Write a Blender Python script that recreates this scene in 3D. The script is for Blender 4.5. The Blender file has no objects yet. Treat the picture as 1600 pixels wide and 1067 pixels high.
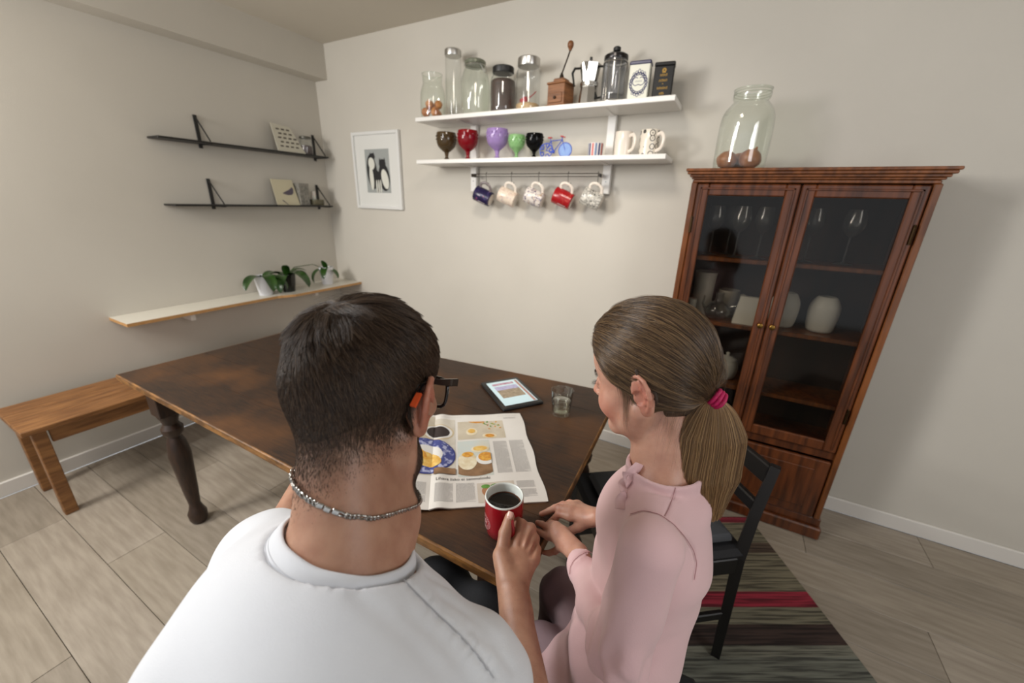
import bpy, math, random
import numpy as np
from mathutils import Vector, Matrix
from math import pi, sin, cos, radians as R
sc = bpy.context.scene
random.seed(7); rng = np.random.default_rng(7)

# ---------------------------------------------------------------- camera
CAM = np.array([0, 0, 1.41]); FPX = 611.786
ROT = np.array([[0.87517261, -0.18706815, 0.44618204],
                [0.48286931, 0.28022573, -0.82964497],
                [0.03016846, 0.94153016, 0.33557535]])
cd = bpy.data.cameras.new('camera'); cam = bpy.data.objects.new('camera', cd); sc.collection.objects.link(cam)
cd.sensor_width = 36; cd.sensor_fit = 'HORIZONTAL'; cd.lens = FPX / 1600 * 36; cd.clip_start = 0.02
cam.matrix_world = Matrix([[*ROT[0], CAM[0]], [*ROT[1], CAM[1]], [*ROT[2], CAM[2]], [0, 0, 0, 1]])
cd.dof.use_dof = True; cd.dof.focus_distance = 0.66; cd.dof.aperture_fstop = 3.6
sc.camera = cam
# ---------------------------------------------------------------- light
w = bpy.data.worlds.new('world'); sc.world = w; w.use_nodes = True
w.node_tree.nodes['Background'].inputs[0].default_value = (0.93, 0.96, 1.0, 1)
w.node_tree.nodes['Background'].inputs[1].default_value = 0.80
def area(name, loc, target, size, power, color, sy=None):
    l = bpy.data.lights.new(name, 'AREA'); l.energy = power; l.color = color
    l.shape = 'RECTANGLE'; l.size = size; l.size_y = sy or size
    o = bpy.data.objects.new(name, l); sc.collection.objects.link(o); o.location = loc
    d = Vector(target) - Vector(loc); o.rotation_euler = d.to_track_quat('-Z', 'Y').to_euler(); return o
area('assumed_window_light', (-2.5, -0.75, 1.90), (-0.8, 1.7, 1.10), 0.5, 41, (1.0, 0.965, 0.91), 0.6)  # window assumed from the direction of the shadows; unseen, no opening built
area('right_fill_light', (1.75, 0.15, 1.95), (0.0, 0.7, 0.9), 0.8, 15, (0.97, 0.98, 1.0))  # added fill for brightness from the right; no window in that wall
area('back_fill_light', (-1.60, -0.25, 2.2), (-0.30, 0.30, 1.0), 0.5, 20, (0.97, 0.98, 1.0))  # added fill for the man's back; no ceiling lamp hangs here
area('assumed_pendant_light', (-0.62, 0.95, 2.32), (-0.92, 2.18, 0.95), 0.30, 4.2, (1.0, 0.91, 0.80)).data.spread = R(95)  # lamp assumed from the warm pool on the wall; unseen, no pendant built
sc.view_settings.view_transform = 'Standard'; sc.view_settings.look = 'None'
sc.view_settings.exposure = 0.0; sc.view_settings.gamma = 1.0; sc.view_settings.use_curve_mapping = False

# ---------------------------------------------------------------- helpers
def s2l(c):
    return tuple(((v / 255) / 12.92 if v / 255 <= 0.04045 else ((v / 255 + 0.055) / 1.055) ** 2.4) for v in c) + (1,)
def mat(name, rgb, rough=0.5, metal=0.0, rgb2=None, scale=8, stretch=(1, 1, 1), bump=0.0, bscale=None, detail=4,
        emit=0, sss=0, sssr=(1, .3, .15), coat=0, sheen=0, lo=0.35, hi=0.65, spec=None, rough2=None):
    m = bpy.data.materials.new(name); m.use_nodes = True; nt = m.node_tree; p = nt.nodes['Principled BSDF']
    c = s2l(rgb); p.inputs['Base Color'].default_value = c; p.inputs['Roughness'].default_value = rough
    p.inputs['Metallic'].default_value = metal
    if spec is not None: p.inputs['Specular IOR Level'].default_value = spec
    if coat: p.inputs['Coat Weight'].default_value = coat
    if sheen: p.inputs['Sheen Weight'].default_value = sheen
    if emit:
        p.inputs['Emission Color'].default_value = c; p.inputs['Emission Strength'].default_value = emit
    if sss:
        p.inputs['Subsurface Weight'].default_value = sss; p.inputs['Subsurface Scale'].default_value = 0.006
        p.inputs['Subsurface Radius'].default_value = sssr
    if rgb2 is not None or bump:
        tc = nt.nodes.new('ShaderNodeTexCoord'); mp = nt.nodes.new('ShaderNodeMapping'); mp.inputs['Scale'].default_value = stretch
        nt.links.new(tc.outputs['Object'], mp.inputs[0])
    if rgb2 is not None:
        n = nt.nodes.new('ShaderNodeTexNoise'); n.inputs['Scale'].default_value = scale; n.inputs['Detail'].default_value = detail
        cr = nt.nodes.new('ShaderNodeValToRGB'); cr.color_ramp.elements[0].position = lo; cr.color_ramp.elements[1].position = hi
        cr.color_ramp.elements[0].color = c; cr.color_ramp.elements[1].color = s2l(rgb2)
        nt.links.new(mp.outputs[0], n.inputs['Vector']); nt.links.new(n.outputs[0], cr.inputs[0]); nt.links.new(cr.outputs[0], p.inputs['Base Color'])
        if rough2 is not None:
            mr = nt.nodes.new('ShaderNodeMapRange'); mr.inputs[1].default_value = lo; mr.inputs[2].default_value = hi
            mr.inputs[3].default_value = rough; mr.inputs[4].default_value = rough2
            nt.links.new(n.outputs[0], mr.inputs[0]); nt.links.new(mr.outputs[0], p.inputs['Roughness'])
    if bump:
        n2 = nt.nodes.new('ShaderNodeTexNoise'); n2.inputs['Scale'].default_value = bscale or scale; n2.inputs['Detail'].default_value = 3
        b = nt.nodes.new('ShaderNodeBump'); b.inputs['Strength'].default_value = bump; b.inputs['Distance'].default_value = 0.002
        nt.links.new(mp.outputs[0], n2.inputs['Vector']); nt.links.new(n2.outputs[0], b.inputs['Height']); nt.links.new(b.outputs[0], p.inputs['Normal'])
    return m
def glassmat(name, tint=(245, 250, 246), refl=1.0, dens=0.0):
    """thin clear glass: lets light through, mirrors it by Fresnel"""
    m = bpy.data.materials.new(name); m.use_nodes = True; nt = m.node_tree; nt.nodes.remove(nt.nodes['Principled BSDF'])
    out = nt.nodes['Material Output']; t = nt.nodes.new('ShaderNodeBsdfTransparent'); t.inputs[0].default_value = s2l(tint)
    g = nt.nodes.new('ShaderNodeBsdfGlossy'); g.inputs['Roughness'].default_value = 0.06
    lwn = nt.nodes.new('ShaderNodeLayerWeight'); lwn.inputs[0].default_value = 0.5
    pw_ = nt.nodes.new('ShaderNodeMath'); pw_.operation = 'POWER'; pw_.inputs[1].default_value = 3.5; nt.links.new(lwn.outputs['Facing'], pw_.inputs[0])
    lw = nt.nodes.new('ShaderNodeMath'); lw.operation = 'MULTIPLY_ADD'; lw.inputs[1].default_value = 0.6; lw.inputs[2].default_value = 0.045
    nt.links.new(pw_.outputs[0], lw.inputs[0])
    mu = nt.nodes.new('ShaderNodeMath'); mu.operation = 'MULTIPLY'; mu.inputs[1].default_value = refl
    mx = nt.nodes.new('ShaderNodeMixShader'); nt.links.new(lw.outputs[0], mu.inputs[0]); nt.links.new(mu.outputs[0], mx.inputs[0])
    nt.links.new(t.outputs[0], mx.inputs[1]); nt.links.new(g.outputs[0], mx.inputs[2])
    if dens:
        d = nt.nodes.new('ShaderNodeBsdfDiffuse'); d.inputs[0].default_value = s2l(tint); m2 = nt.nodes.new('ShaderNodeMixShader')
        m2.inputs[0].default_value = dens; nt.links.new(mx.outputs[0], m2.inputs[1]); nt.links.new(d.outputs[0], m2.inputs[2]); mx = m2
    nt.links.new(mx.outputs[0], out.inputs[0]); return m

class MB:
    def __init__(s): s.v = []; s.f = []
    def add(s, v, f, M=None):
        o = len(s.v)
        s.v += [tuple(M @ Vector(p)) for p in v] if M is not None else [tuple(p) for p in v]
        s.f += [tuple(i + o for i in q) for q in f]; return s
    def box(s, x0, x1, y0, y1, z0, z1, M=None, b=0.0):
        if b <= 0:
            v = [(x, y, z) for x in (x0, x1) for y in (y0, y1) for z in (z0, z1)]
            f = [(0, 1, 3, 2), (4, 6, 7, 5), (0, 4, 5, 1), (2, 3, 7, 6), (0, 2, 6, 4), (1, 5, 7, 3)]
            return s.add(v, f, M)
        c = [(x0 + x1) / 2, (y0 + y1) / 2, (z0 + z1) / 2]; h = [(x1 - x0) / 2, (y1 - y0) / 2, (z1 - z0) / 2]; b = min(b, *[q * .9 for q in h])
        import itertools
        v = []; idx = {}
        for sg in itertools.product((-1, 1), repeat=3):
            for a in range(3):
                p = [sg[k] * (h[k] - (0 if k == a else b)) + c[k] for k in range(3)]; idx[(sg, a)] = len(v); v.append(p)
        f = []
        for a in range(3):
            o1, o2 = [k for k in range(3) if k != a]
            for sa in (-1, 1):
                q = []
                for (s1, s2) in ((-1, -1), (1, -1), (1, 1), (-1, 1)):
                    sg = [0, 0, 0]; sg[a] = sa; sg[o1] = s1; sg[o2] = s2; q.append(idx[(tuple(sg), a)])
                f.append(tuple(q))
            for s1 in (-1, 1):
                for s2 in (-1, 1):
                    q = []
                    for (sa, ax) in ((-1, o1), (1, o1), (1, o2), (-1, o2)):
                        sg = [0, 0, 0]; sg[a] = sa; sg[o1] = s1; sg[o2] = s2; q.append(idx[(tuple(sg), ax)])
                    f.append(tuple(q))
        for sg in itertools.product((-1, 1), repeat=3): f.append(tuple(idx[(sg, a)] for a in range(3)))
        return s.add(v, f, M)
    def lathe(s, prof, n=32, M=None, a0=0, a1=2 * pi, sx=1, sy=1):
        full = abs(a1 - a0 - 2 * pi) < 1e-6; k = n if full else n + 1; v = []; f = []
        for (r, z) in prof:
            for i in range(k):
                a = a0 + (a1 - a0) * i / n; v.append((r * cos(a) * sx, r * sin(a) * sy, z))
        for j in range(len(prof) - 1):
            for i in range(n):
                i2 = (i + 1) % k; f.append((j * k + i, j * k + i2, (j + 1) * k + i2, (j + 1) * k + i))
        return s.add(v, f, M)
    def tube(s, pts, r, n=8, M=None, closed=False, cap=True, flat=1.0):
        pts = [Vector(p) for p in pts]; m = len(pts); rr = r if hasattr(r, '__len__') else [r] * m; v = []; f = []
        up = None
        for i, p in enumerate(pts):
            t = (pts[(i + 1) % m] - pts[i - 1]) if closed else (pts[min(i + 1, m - 1)] - pts[max(i - 1, 0)])
            t.normalize()
            if up is None:
                up = Vector((0, 0, 1)) if abs(t.z) < .9 else Vector((1, 0, 0))
            b = t.cross(up); b.normalize(); up = b.cross(t); up.normalize()
            for k in range(n):
                a = 2 * pi * k / n; v.append(p + (b * cos(a) + up * sin(a) * flat) * rr[i])
        for i in range(m if closed else m - 1):
            for k in range(n):
                a = i * n + k; b2 = i * n + (k + 1) % n; j = ((i + 1) % m) * n
                f.append((a, b2, j + (k + 1) % n, j + k))
        if cap and not closed:
            f.append(tuple(range(n))[::-1]); f.append(tuple((m - 1) * n + k for k in range(n)))
        return s.add(v, f, M)
    def ball(s, c, r, n=14, M=None):
        rx, ry, rz = r if hasattr(r, '__len__') else (r, r, r); v = []; f = []; m = n // 2 + 1
        for j in range(m + 1):
            t = pi * j / m
            for i in range(n):
                a = 2 * pi * i / n; v.append((c[0] + rx * sin(t) * cos(a), c[1] + ry * sin(t) * sin(a), c[2] + rz * cos(t)))
        for j in range(m):
            for i in range(n): f.append((j * n + i, (j + 1) * n + i, (j + 1) * n + (i + 1) % n, j * n + (i + 1) % n))
        return s.add(v, f, M)
    def poly(s, pts, M=None):
        return s.add(pts, [tuple(range(len(pts)))], M)
    def prism(s, pts2, z0, z1, M=None):
        n = len(pts2); v = [(x, y, z0) for x, y in pts2] + [(x, y, z1) for x, y in pts2]
        f = [tuple(range(n))[::-1], tuple(range(n, 2 * n))] + [(i, (i + 1) % n, n + (i + 1) % n, n + i) for i in range(n)]
        return s.add(v, f, M)
    def build(s, name, m, parent=None, smooth=35, loc=None):
        me = bpy.data.meshes.new(name); me.from_pydata(s.v, [], s.f); me.validate()
        if smooth:
            me.polygons.foreach_set('use_smooth', [True] * len(me.polygons))
            me.set_sharp_from_angle(angle=R(smooth))
        if m: me.materials.append(m)
        o = bpy.data.objects.new(name, me); sc.collection.objects.link(o)
        if parent: o.parent = parent
        if loc: o.location = loc
        return o
def tag(o, label=None, cat=None, group=None, kind=None):
    if label: o['label'] = label
    if cat: o['category'] = cat
    if group: o['group'] = group
    if kind: o['kind'] = kind
    return o
def empty(name, loc=(0, 0, 0), rz=0, label=None, cat=None, group=None):
    o = bpy.data.objects.new(name, None); sc.collection.objects.link(o); o.location = loc; o.rotation_euler = (0, 0, rz)
    o.empty_display_size = 0.05
    return tag(o, label, cat, group)
def structure(o): o['kind'] = 'structure'; return o
# ---------------------------------------------------------------- room shell
D = 2.183; CEIL = 2.395; LW = -2.85; RW = 2.35; Y0 = -2.6
wallm = mat('painted wall', (206, 201, 191), 0.75, rgb2=(202, 197, 187), scale=2, bump=0.15, bscale=260, spec=0.35)
ceilm = mat('ceiling paint', (206, 199, 186), 0.9, bump=0.1, bscale=120)
whitem = mat('white paint', (226, 222, 216), 0.35)
structure(MB().box(LW - .1, RW + .1, D, D + .1, 0, CEIL + .1).build('wall_back', wallm, smooth=0))
structure(MB().box(LW - .1, LW, Y0, D, 0, CEIL + .1).build('wall_left', wallm, smooth=0))
structure(MB().box(RW, RW + .1, Y0, D, 0, CEIL + .1).build('wall_right', wallm, smooth=0))
structure(MB().box(LW - .1, RW + .1, Y0, D + .1, CEIL, CEIL + .1).build('ceiling', ceilm, smooth=0))
structure(MB().box(LW, -2.722, Y0, D, 2.181, CEIL).build('trim_1', wallm, smooth=0))
structure(MB().box(LW, RW, D - .015, D, 0, .075, b=.004).build('baseboard_back', whitem))
structure(MB().box(RW - .015, RW, Y0, D - .015, 0, .075, b=.004).build('baseboard_right', whitem))
structure(MB().box(LW, LW + .015, Y0, D - .015, 0, .075, b=.004).build('baseboard_left', whitem))
# laminate floor: planks along X, alternately offset
fl = structure(MB().box(LW, RW, Y0, D, -.06, -.008).build('floor', mat('subfloor', (70, 62, 55), .9), smooth=0))
pm = [mat('floor plank %d' % i, c, .42, rgb2=c2, scale=6, stretch=(1, 9, 1), detail=6, bump=.08, bscale=60) for i, (c, c2) in enumerate(
    [((166, 155, 140), (148, 137, 122)), ((158, 147, 133), (140, 130, 116)), ((172, 161, 147), (152, 141, 127))])]
pw, pl = .19, 1.28; k = 0; meshes = {}
y = D - .015
row = 0
while y > Y0 + .2:
    x = LW + .016 - ((row * .47) % pl)
    while x < RW - .03:
        x0, x1 = max(x, LW + .016), min(x + pl, RW - .016)
        if x1 - x0 > .05:
            o = MB().box(x0 + .0008, x1 - .0008, y - pw + .0008, y - .0008, -.008, 0, b=.0012).build('plank', pm[(row * 3 + k) % 3], fl, smooth=0)
            k += 1
        x += pl
    y -= pw; row += 1
# ---------------------------------------------------------------- rug with woven stripes (warps along y=const bands)
RUGM = None
def rug_mat():
    m = bpy.data.materials.new('woven rag rug'); m.use_nodes = True; nt = m.node_tree; p = nt.nodes['Principled BSDF']; p.inputs['Roughness'].default_value = .95
    tc = nt.nodes.new('ShaderNodeTexCoord'); sp = nt.nodes.new('ShaderNodeSeparateXYZ'); nt.links.new(tc.outputs['Object'], sp.inputs[0])
    # fine streaks
    mp = nt.nodes.new('ShaderNodeMapping'); mp.inputs['Scale'].default_value = (2.2, 55, 1); nt.links.new(tc.outputs['Object'], mp.inputs[0])
    n = nt.nodes.new('ShaderNodeTexNoise'); n.inputs['Scale'].default_value = 2.0; n.inputs['Detail'].default_value = 5; nt.links.new(mp.outputs[0], n.inputs['Vector'])
    mr = nt.nodes.new('ShaderNodeMapRange'); mr.inputs[1].default_value = -1.15; mr.inputs[2].default_value = 1.15; nt.links.new(sp.outputs['Y'], mr.inputs[0])
    cr = nt.nodes.new('ShaderNodeValToRGB'); cr.color_ramp.interpolation = 'CONSTANT'; el = cr.color_ramp.elements
    bands = [(0, (104, 100, 92)), (0.2261, (118, 60, 66)), (0.2696, (104, 104, 96)), (0.4, (120, 112, 98)), (0.5087, (78, 68, 62)), (0.5391, (112, 112, 102)), (0.6261, (104, 106, 98)), (0.7304, (112, 112, 102)), (0.7457, (58, 44, 40)), (0.7761, (118, 114, 98)), (0.8022, (150, 40, 60)), (0.8304, (122, 116, 98)), (0.9087, (84, 70, 60)), (0.9304, (124, 118, 100)), (0.9826, (140, 44, 62))]
    el[0].position = 0; el[0].color = s2l(bands[0][1]); el[1].position = bands[1][0]; el[1].color = s2l(bands[1][1])
    for q, c in bands[2:]:
        e = el.new(q); e.color = s2l(c)
    nt.links.new(mr.outputs[0], cr.inputs[0])
    r2 = nt.nodes.new('ShaderNodeValToRGB'); r2.color_ramp.elements[0].position = .40; r2.color_ramp.elements[0].color = (.12, .10, .09, 1)
    r2.color_ramp.elements[1].position = .56; r2.color_ramp.elements[1].color = (1.1, 1.08, 1.02, 1); nt.links.new(n.outputs[0], r2.inputs[0])
    mx = nt.nodes.new('ShaderNodeMix'); mx.data_type = 'RGBA'; mx.blend_type = 'MULTIPLY'; mx.inputs[0].default_value = .75
    nt.links.new(cr.outputs[0], mx.inputs[6]); nt.links.new(r2.outputs[0], mx.inputs[7]); nt.links.new(mx.outputs[2], p.inputs['Base Color'])
    b = nt.nodes.new('ShaderNodeBump'); b.inputs['Strength'].default_value = .6; b.inputs['Distance'].default_value = .004
    nt.links.new(n.outputs[0], b.inputs['Height']); nt.links.new(b.outputs[0], p.inputs['Normal']); return m
rg = MB()
nx, ny = 40, 110
vv = []; ff = []
for j in range(ny + 1):
    for i in range(nx + 1):
        x = -.34 + .68 * i / nx; yy = -1.15 + 2.3 * j / ny
        vv.append((x, yy, .0052 + .0012 * sin(yy * 150) + .0004 * sin(x * 60 + yy * 9)))
for j in range(ny):
    for i in range(nx): a = j * (nx + 1) + i; ff.append((a, a + 1, a + nx + 2, a + nx + 1))
rg.add(vv, ff); rg.box(-.34, .34, -1.15, 1.15, 0, .0045)
rug = rg.build('striped_rug', rug_mat(), smooth=60); rug.location = (0.5971, 0.7258, .0005); rug.rotation_euler = (0, 0, R(30))
tag(rug, 'woven rag rug with red, beige and black stripes under the chair', 'rug')

# ---------------------------------------------------------------- dark wooden dining table
tm = bpy.data.materials.new('dark stained oak top'); tm.use_nodes = True
def table_mat(m, c1, c2, c3, rough=.3):
    nt = m.node_tree; p = nt.nodes['Principled BSDF']
    tc = nt.nodes.new('ShaderNodeTexCoord'); mp = nt.nodes.new('ShaderNodeMapping'); mp.inputs['Scale'].default_value = (1.6, 18, 18)
    nt.links.new(tc.outputs['Object'], mp.inputs[0])
    n = nt.nodes.new('ShaderNodeTexNoise'); n.inputs['Scale'].default_value = 9; n.inputs['Detail'].default_value = 8; n.inputs['Roughness'].default_value = .7
    nt.links.new(mp.outputs[0], n.inputs['Vector'])
    cr = nt.nodes.new('ShaderNodeValToRGB'); cr.color_ramp.elements[0].position = .33; cr.color_ramp.elements[0].color = s2l(c1)
    cr.color_ramp.elements[1].position = .72; cr.color_ramp.elements[1].color = s2l(c2); nt.links.new(n.outputs[0], cr.inputs[0])
    n2 = nt.nodes.new('ShaderNodeTexNoise'); n2.inputs['Scale'].default_value = 3.2; n2.inputs['Detail'].default_value = 5; nt.links.new(tc.outputs['Object'], n2.inputs['Vector'])
    r2 = nt.nodes.new('ShaderNodeValToRGB'); r2.color_ramp.elements[0].position = .5; r2.color_ramp.elements[0].color = (0, 0, 0, 1)
    r2.color_ramp.elements[1].position = .78; r2.color_ramp.elements[1].color = (.7, .7, .7, 1); nt.links.new(n2.outputs[0], r2.inputs[0])
    mx = nt.nodes.new('ShaderNodeMix'); mx.data_type = 'RGBA'; nt.links.new(r2.outputs[0], mx.inputs[0]); nt.links.new(cr.outputs[0], mx.inputs[6])
    mx.inputs[7].default_value = s2l(c3); nt.links.new(mx.outputs[2], p.inputs['Base Color'])
    mr = nt.nodes.new('ShaderNodeMapRange'); mr.inputs[3].default_value = rough - .07; mr.inputs[4].default_value = rough + .22
    nt.links.new(n2.outputs[0], mr.inputs[0]); nt.links.new(mr.outputs[0], p.inputs['Roughness'])
    b = nt.nodes.new('ShaderNodeBump'); b.inputs['Strength'].default_value = .25; b.inputs['Distance'].default_value = .0015
    nt.links.new(n.outputs[0], b.inputs['Height']); nt.links.new(b.outputs[0], p.inputs['Normal'])
    return m
table_mat(tm, (25, 15, 10), (68, 43, 23), (112, 70, 30), .45)
edgem = mat('worn table edge', (88, 58, 28), .4, rgb2=(160, 112, 58), scale=22, stretch=(1, 1, 3), detail=5, lo=.4, hi=.75)
darkw = mat('dark stained wood', (40, 27, 20), .4, rgb2=(60, 40, 28), scale=14, stretch=(6, 6, 1))
tb = empty('dining_table', (0, 0, 0), 0, 'long dark stained oak dining table with worn golden edges', 'table')
TC = [(-1.98, .476), (-.222, .476), (-.270, 1.372), (-1.94, 1.20)]
def inset(P, d):
    c = (sum(p[0] for p in P) / 4, sum(p[1] for p in P) / 4)
    return [(p[0] + (d if p[0] < c[0] else -d), p[1] + (d if p[1] < c[1] else -d)) for p in P]
pts = inset(TC, .004)
# the top is made of boards with fine joints
n_b = 5
for i in range(n_b):
    t0, t1 = i / n_b, (i + 1) / n_b; g = .0006
    def L(a, b, t): return (a[0] + (b[0] - a[0]) * t, a[1] + (b[1] - a[1]) * t)
    A, B, C_, D_ = L(pts[0], pts[3], t0 + g), L(pts[1], pts[2], t0 + g), L(pts[1], pts[2], t1 - g), L(pts[0], pts[3], t1 - g)
    MB().prism([A, B, C_, D_], .717, .7395).build('top_board', tm, tb, smooth=0)
e = MB()
for i in range(4):
    a, b = TC[i], TC[(i + 1) % 4]; ia, ib = pts[i], pts[(i + 1) % 4]
    zs = [(0, .708), (0, .7335), (1, .7398)]
    v = []
    for (w_, z) in ((0, .717), (-.15, .727), (0, .7365), (.6, .7395), (1.1, .7397), (1.1, .717)):
        v += [(a[0] + (ia[0] - a[0]) * w_, a[1] + (ia[1] - a[1]) * w_, z), (b[0] + (ib[0] - b[0]) * w_, b[1] + (ib[1] - b[1]) * w_, z)]
    e.add(v, [(2 * k, 2 * k + 1, (2 * k + 3) % 12, (2 * k + 2) % 12) for k in range(6)])
e.build('edge_trim', edgem, tb)
ap = inset(TC, .09)
for i in range(4):
    a, b = Vector((*ap[i], 0)), Vector((*ap[(i + 1) % 4], 0)); d = (b - a); L_ = d.length; ang = math.atan2(d.y, d.x)
    M = Matrix.Translation(a) @ Matrix.Rotation(ang, 4, 'Z')
    MB().box(.03, L_ - .03, -.011, .011, 0.62, .717, M, b=.002).build('apron', darkw, tb)
legprof = [(0, 0), (.026, 0), (.034, .02), (.036, .05), (.026, .075), (.021, .1), (.028, .18), (.036, .30), (.040, .36), (.033, .42), (.024, .45), (.036, .47), (.038, .49), (.026, .51), (.030, .53), (.038, .55), (.038, .56)]
for i in range(4):
    m_ = MB().lathe(legprof, 20).box(-.04, .04, -.04, .04, .555, .717, b=.003)
    m_.build('leg', darkw, tb, loc=(ap[i][0], ap[i][1], 0))

# ---------------------------------------------------------------- wall shelves with brackets
shelfm = mat('white lacquered shelf', (232, 230, 226), .35, bump=.05, bscale=30)
def shelf(x0, x1, y0, zt, th, label, arms):
    s = empty('wall_shelf', (x0, D, zt), 0, label, 'shelf')
    MB().box(0, x1 - x0, y0 - D, -.0, -th, 0, b=.0025).build('board', shelfm, s)
    return s
sh1 = shelf(-1.742, -.322, 1.968, 1.852, .022, 'upper white wall shelf holding jars, grinder and coffee makers', 1)
sh2 = shelf(-1.748, -.326, 1.968, 1.629, .022, 'lower white wall shelf holding goblets and mugs', 1)
for bx in (-1.463, -.636):
    s = empty('shelf_bracket', (bx, D, 1.463), 0, 'left white wooden bracket strip below the goblets' if bx < -1 else 'right white wooden bracket strip beside the mug rail', 'bracket', )
    MB().box(-.021, .021, -.030, -.001, .0, .368, b=.003).build('upright', shelfm, s)
    for z in (.1465, .3695):
        MB().add([(-.011, -.18, z - .004), (.011, -.18, z - .004), (.011, -.18, z), (-.011, -.18, z), (-.011, -.03, z - .010), (.011, -.03, z - .010), (.011, -.03, z), (-.011, -.03, z)],
                 [(0, 1, 2, 3), (5, 4, 7, 6), (0, 4, 5, 1), (3, 2, 6, 7), (0, 3, 7, 4), (1, 5, 6, 2)]).build('arm', shelfm, s, smooth=0)
    MB().lathe([(0, .0), (.004, .0), (.004, .002), (0, .002)], 12, Matrix.Translation((0, -.032, .06)) @ Matrix.Rotation(-pi / 2, 4, 'X')).build('screw', mat('screw', (150, 150, 150), .3, 1), s)
# ---------------------------------------------------------------- things on the shelves
Z1 = 1.8525; Z2 = 1.6295; YS = 2.065
gl = glassmat('clear jar glass', (251, 252, 251), 1.7, .02)
gl2 = glassmat('greenish jar glass', (248, 251, 247), 1.8, .035)
steel = mat('brushed steel', (190, 188, 184), .28, 1)
steeld = mat('dark steel lid', (96, 94, 86), .4, .8)
blackp = mat('black plastic', (12, 12, 13), .45)
def bezr(pts, n=6):
    """smooth a lathe profile (Catmull-Rom)"""
    P = [pts[0]] + list(pts) + [pts[-1]]; out = []
    for i in range(1, len(P) - 2):
        p0, p1, p2, p3 = P[i - 1:i + 3]
        for k in range(n):
            t = k / n
            out.append(tuple(.5 * ((2 * p1[a]) + (-p0[a] + p2[a]) * t + (2 * p0[a] - 5 * p1[a] + 4 * p2[a] - p3[a]) * t * t + (-p0[a] + 3 * p1[a] - 3 * p2[a] + p3[a]) * t ** 3) for a in range(2)))
    out.append(tuple(pts[-1])); return out
def jar(x, y, z, prof, label, lid=None, group=None, m=None, name='glass_jar', rz=0):
    t = empty(name, (x, y, z), rz, label, 'jar', group)
    inner = [(max(r - .003, 0), zz + .004) for r, zz in prof[::-1]]
    MB().lathe([(0, .0015)] + bezr(prof)).build('glass', m or gl, t, smooth=60)
    r, zz = prof[-1]
    MB().tube([(r * cos(a), r * sin(a), zz) for a in np.linspace(0, 2 * pi, 29)[:-1]], .0022, 6, closed=True).build('rim', m or gl, t, smooth=60)
    if lid: lid(t)
    return t
def caplid(r, z0, z1, m, knob=False):
    def f(t):
        MB().lathe([(0, z0 + .001), (r, z0), (r + .001, z0 + .004), (r + .001, z1 - .005), (r - .003, z1 - .001), (r - .008, z1), (0, z1 + .0005)], 36).build('lid', m, t, smooth=40)
    return f
# 1 short open jar of dried oranges
t = jar(-1.668, 2.045, Z1, [(.062, 0), (.070, .01), (.072, .07), (.070, .12), (.060, .158), (.054, .175), (.055, .20), (.057, .222)], 'short open glass jar with golden onions at the left end of the upper shelf', m=gl2)
om = mat('onion skin', (214, 140, 62), .45, rgb2=(176, 96, 36), scale=30, stretch=(1, 1, .2))
for i, (dx, dy, dz, r) in enumerate([(-.026, -.026, .03, .026), (.028, -.02, .028, .026), (0, .03, .028, .027), (-.022, .002, .072, .025), (.028, .006, .070, .024), (.002, -.034, .066, .021)]):
    o = MB().lathe(bezr([(0, -r * .95), (r * .6, -r * .8), (r, 0), (r * .62, r * .72), (r * .16, r * 1.02), (.001, r * 1.25)], 4), 18).build('onion', om, smooth=60)
    o.location = (-1.668 + dx*1.15, 2.045 + dy*1.15, Z1 + .002 + dz); o.rotation_euler = (dx * 20, dy * 20, i)
    tag(o, 'golden onion ' + ['at the front left bottom', 'at the front right bottom', 'at the back of the bottom layer', 'on the upper left of the pile', 'on the upper right of the pile', 'on top of the pile in front'][i] + ' inside the short open jar', 'onion', 'onions in the short jar')
# 2 tall slim jar
jar(-1.542, 2.075, Z1, [(.040, 0), (.044, .008), (.044, .15), (.044, .27), (.043, .295), (.038, .305)], 'tall slim empty glass jar with silver screw lid', caplid(.045, .302, .334, steel))
# 3 wide bellied jar with clamp lid
def clamp(t):
    MB().lathe([(0, .240), (.054, .240), (.057, .244), (.057, .256), (.050, .262), (.02, .266), (0, .266)], 36).build('lid', mat('grey green lid glass', (120, 124, 108), .25, .3), t)
    MB().tube([(.057 * cos(a), .057 * sin(a), .236) for a in np.linspace(0, 2 * pi, 25)[:-1]], .0022, 6, closed=True).tube([(.05, -.03, .237), (.066, -.01, .20), (.063, .01, .20), (.05, .03, .237)], .002, 6).build('wire_clamp', steel, t)
jar(-1.385, 2.06, Z1, [(.060, 0), (.071, .010), (.078, .06), (.080, .11), (.077, .165), (.062, .21), (.052, .228), (.053, .240)], 'wide bellied empty glass jar with grey clamp lid', clamp, m=gl2)
# 4 coffee jar
jar(-1.21, 2.06, Z1, [(.056, 0), (.065, .010), (.067, .06), (.067, .12), (.064, .155), (.054, .178), (.052, .186)], 'glass jar full of dark coffee beans with black lid', caplid(.055, .184, .214, blackp))
o = MB().lathe(bezr([(0, .006), (.054, .006), (.0625, .014), (.0645, .06), (.0645, .12), (.060, .150), (.03, .158), (0, .152)]), 36).build('coffee_beans', mat('roasted coffee', (74, 46, 30), .55, rgb2=(34, 20, 14), scale=180, bump=.8, bscale=180), smooth=60)
o.location = (-1.21, 2.06, Z1); tag(o, 'roasted coffee beans filling the black lidded jar', 'coffee beans', kind='stuff')
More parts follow.
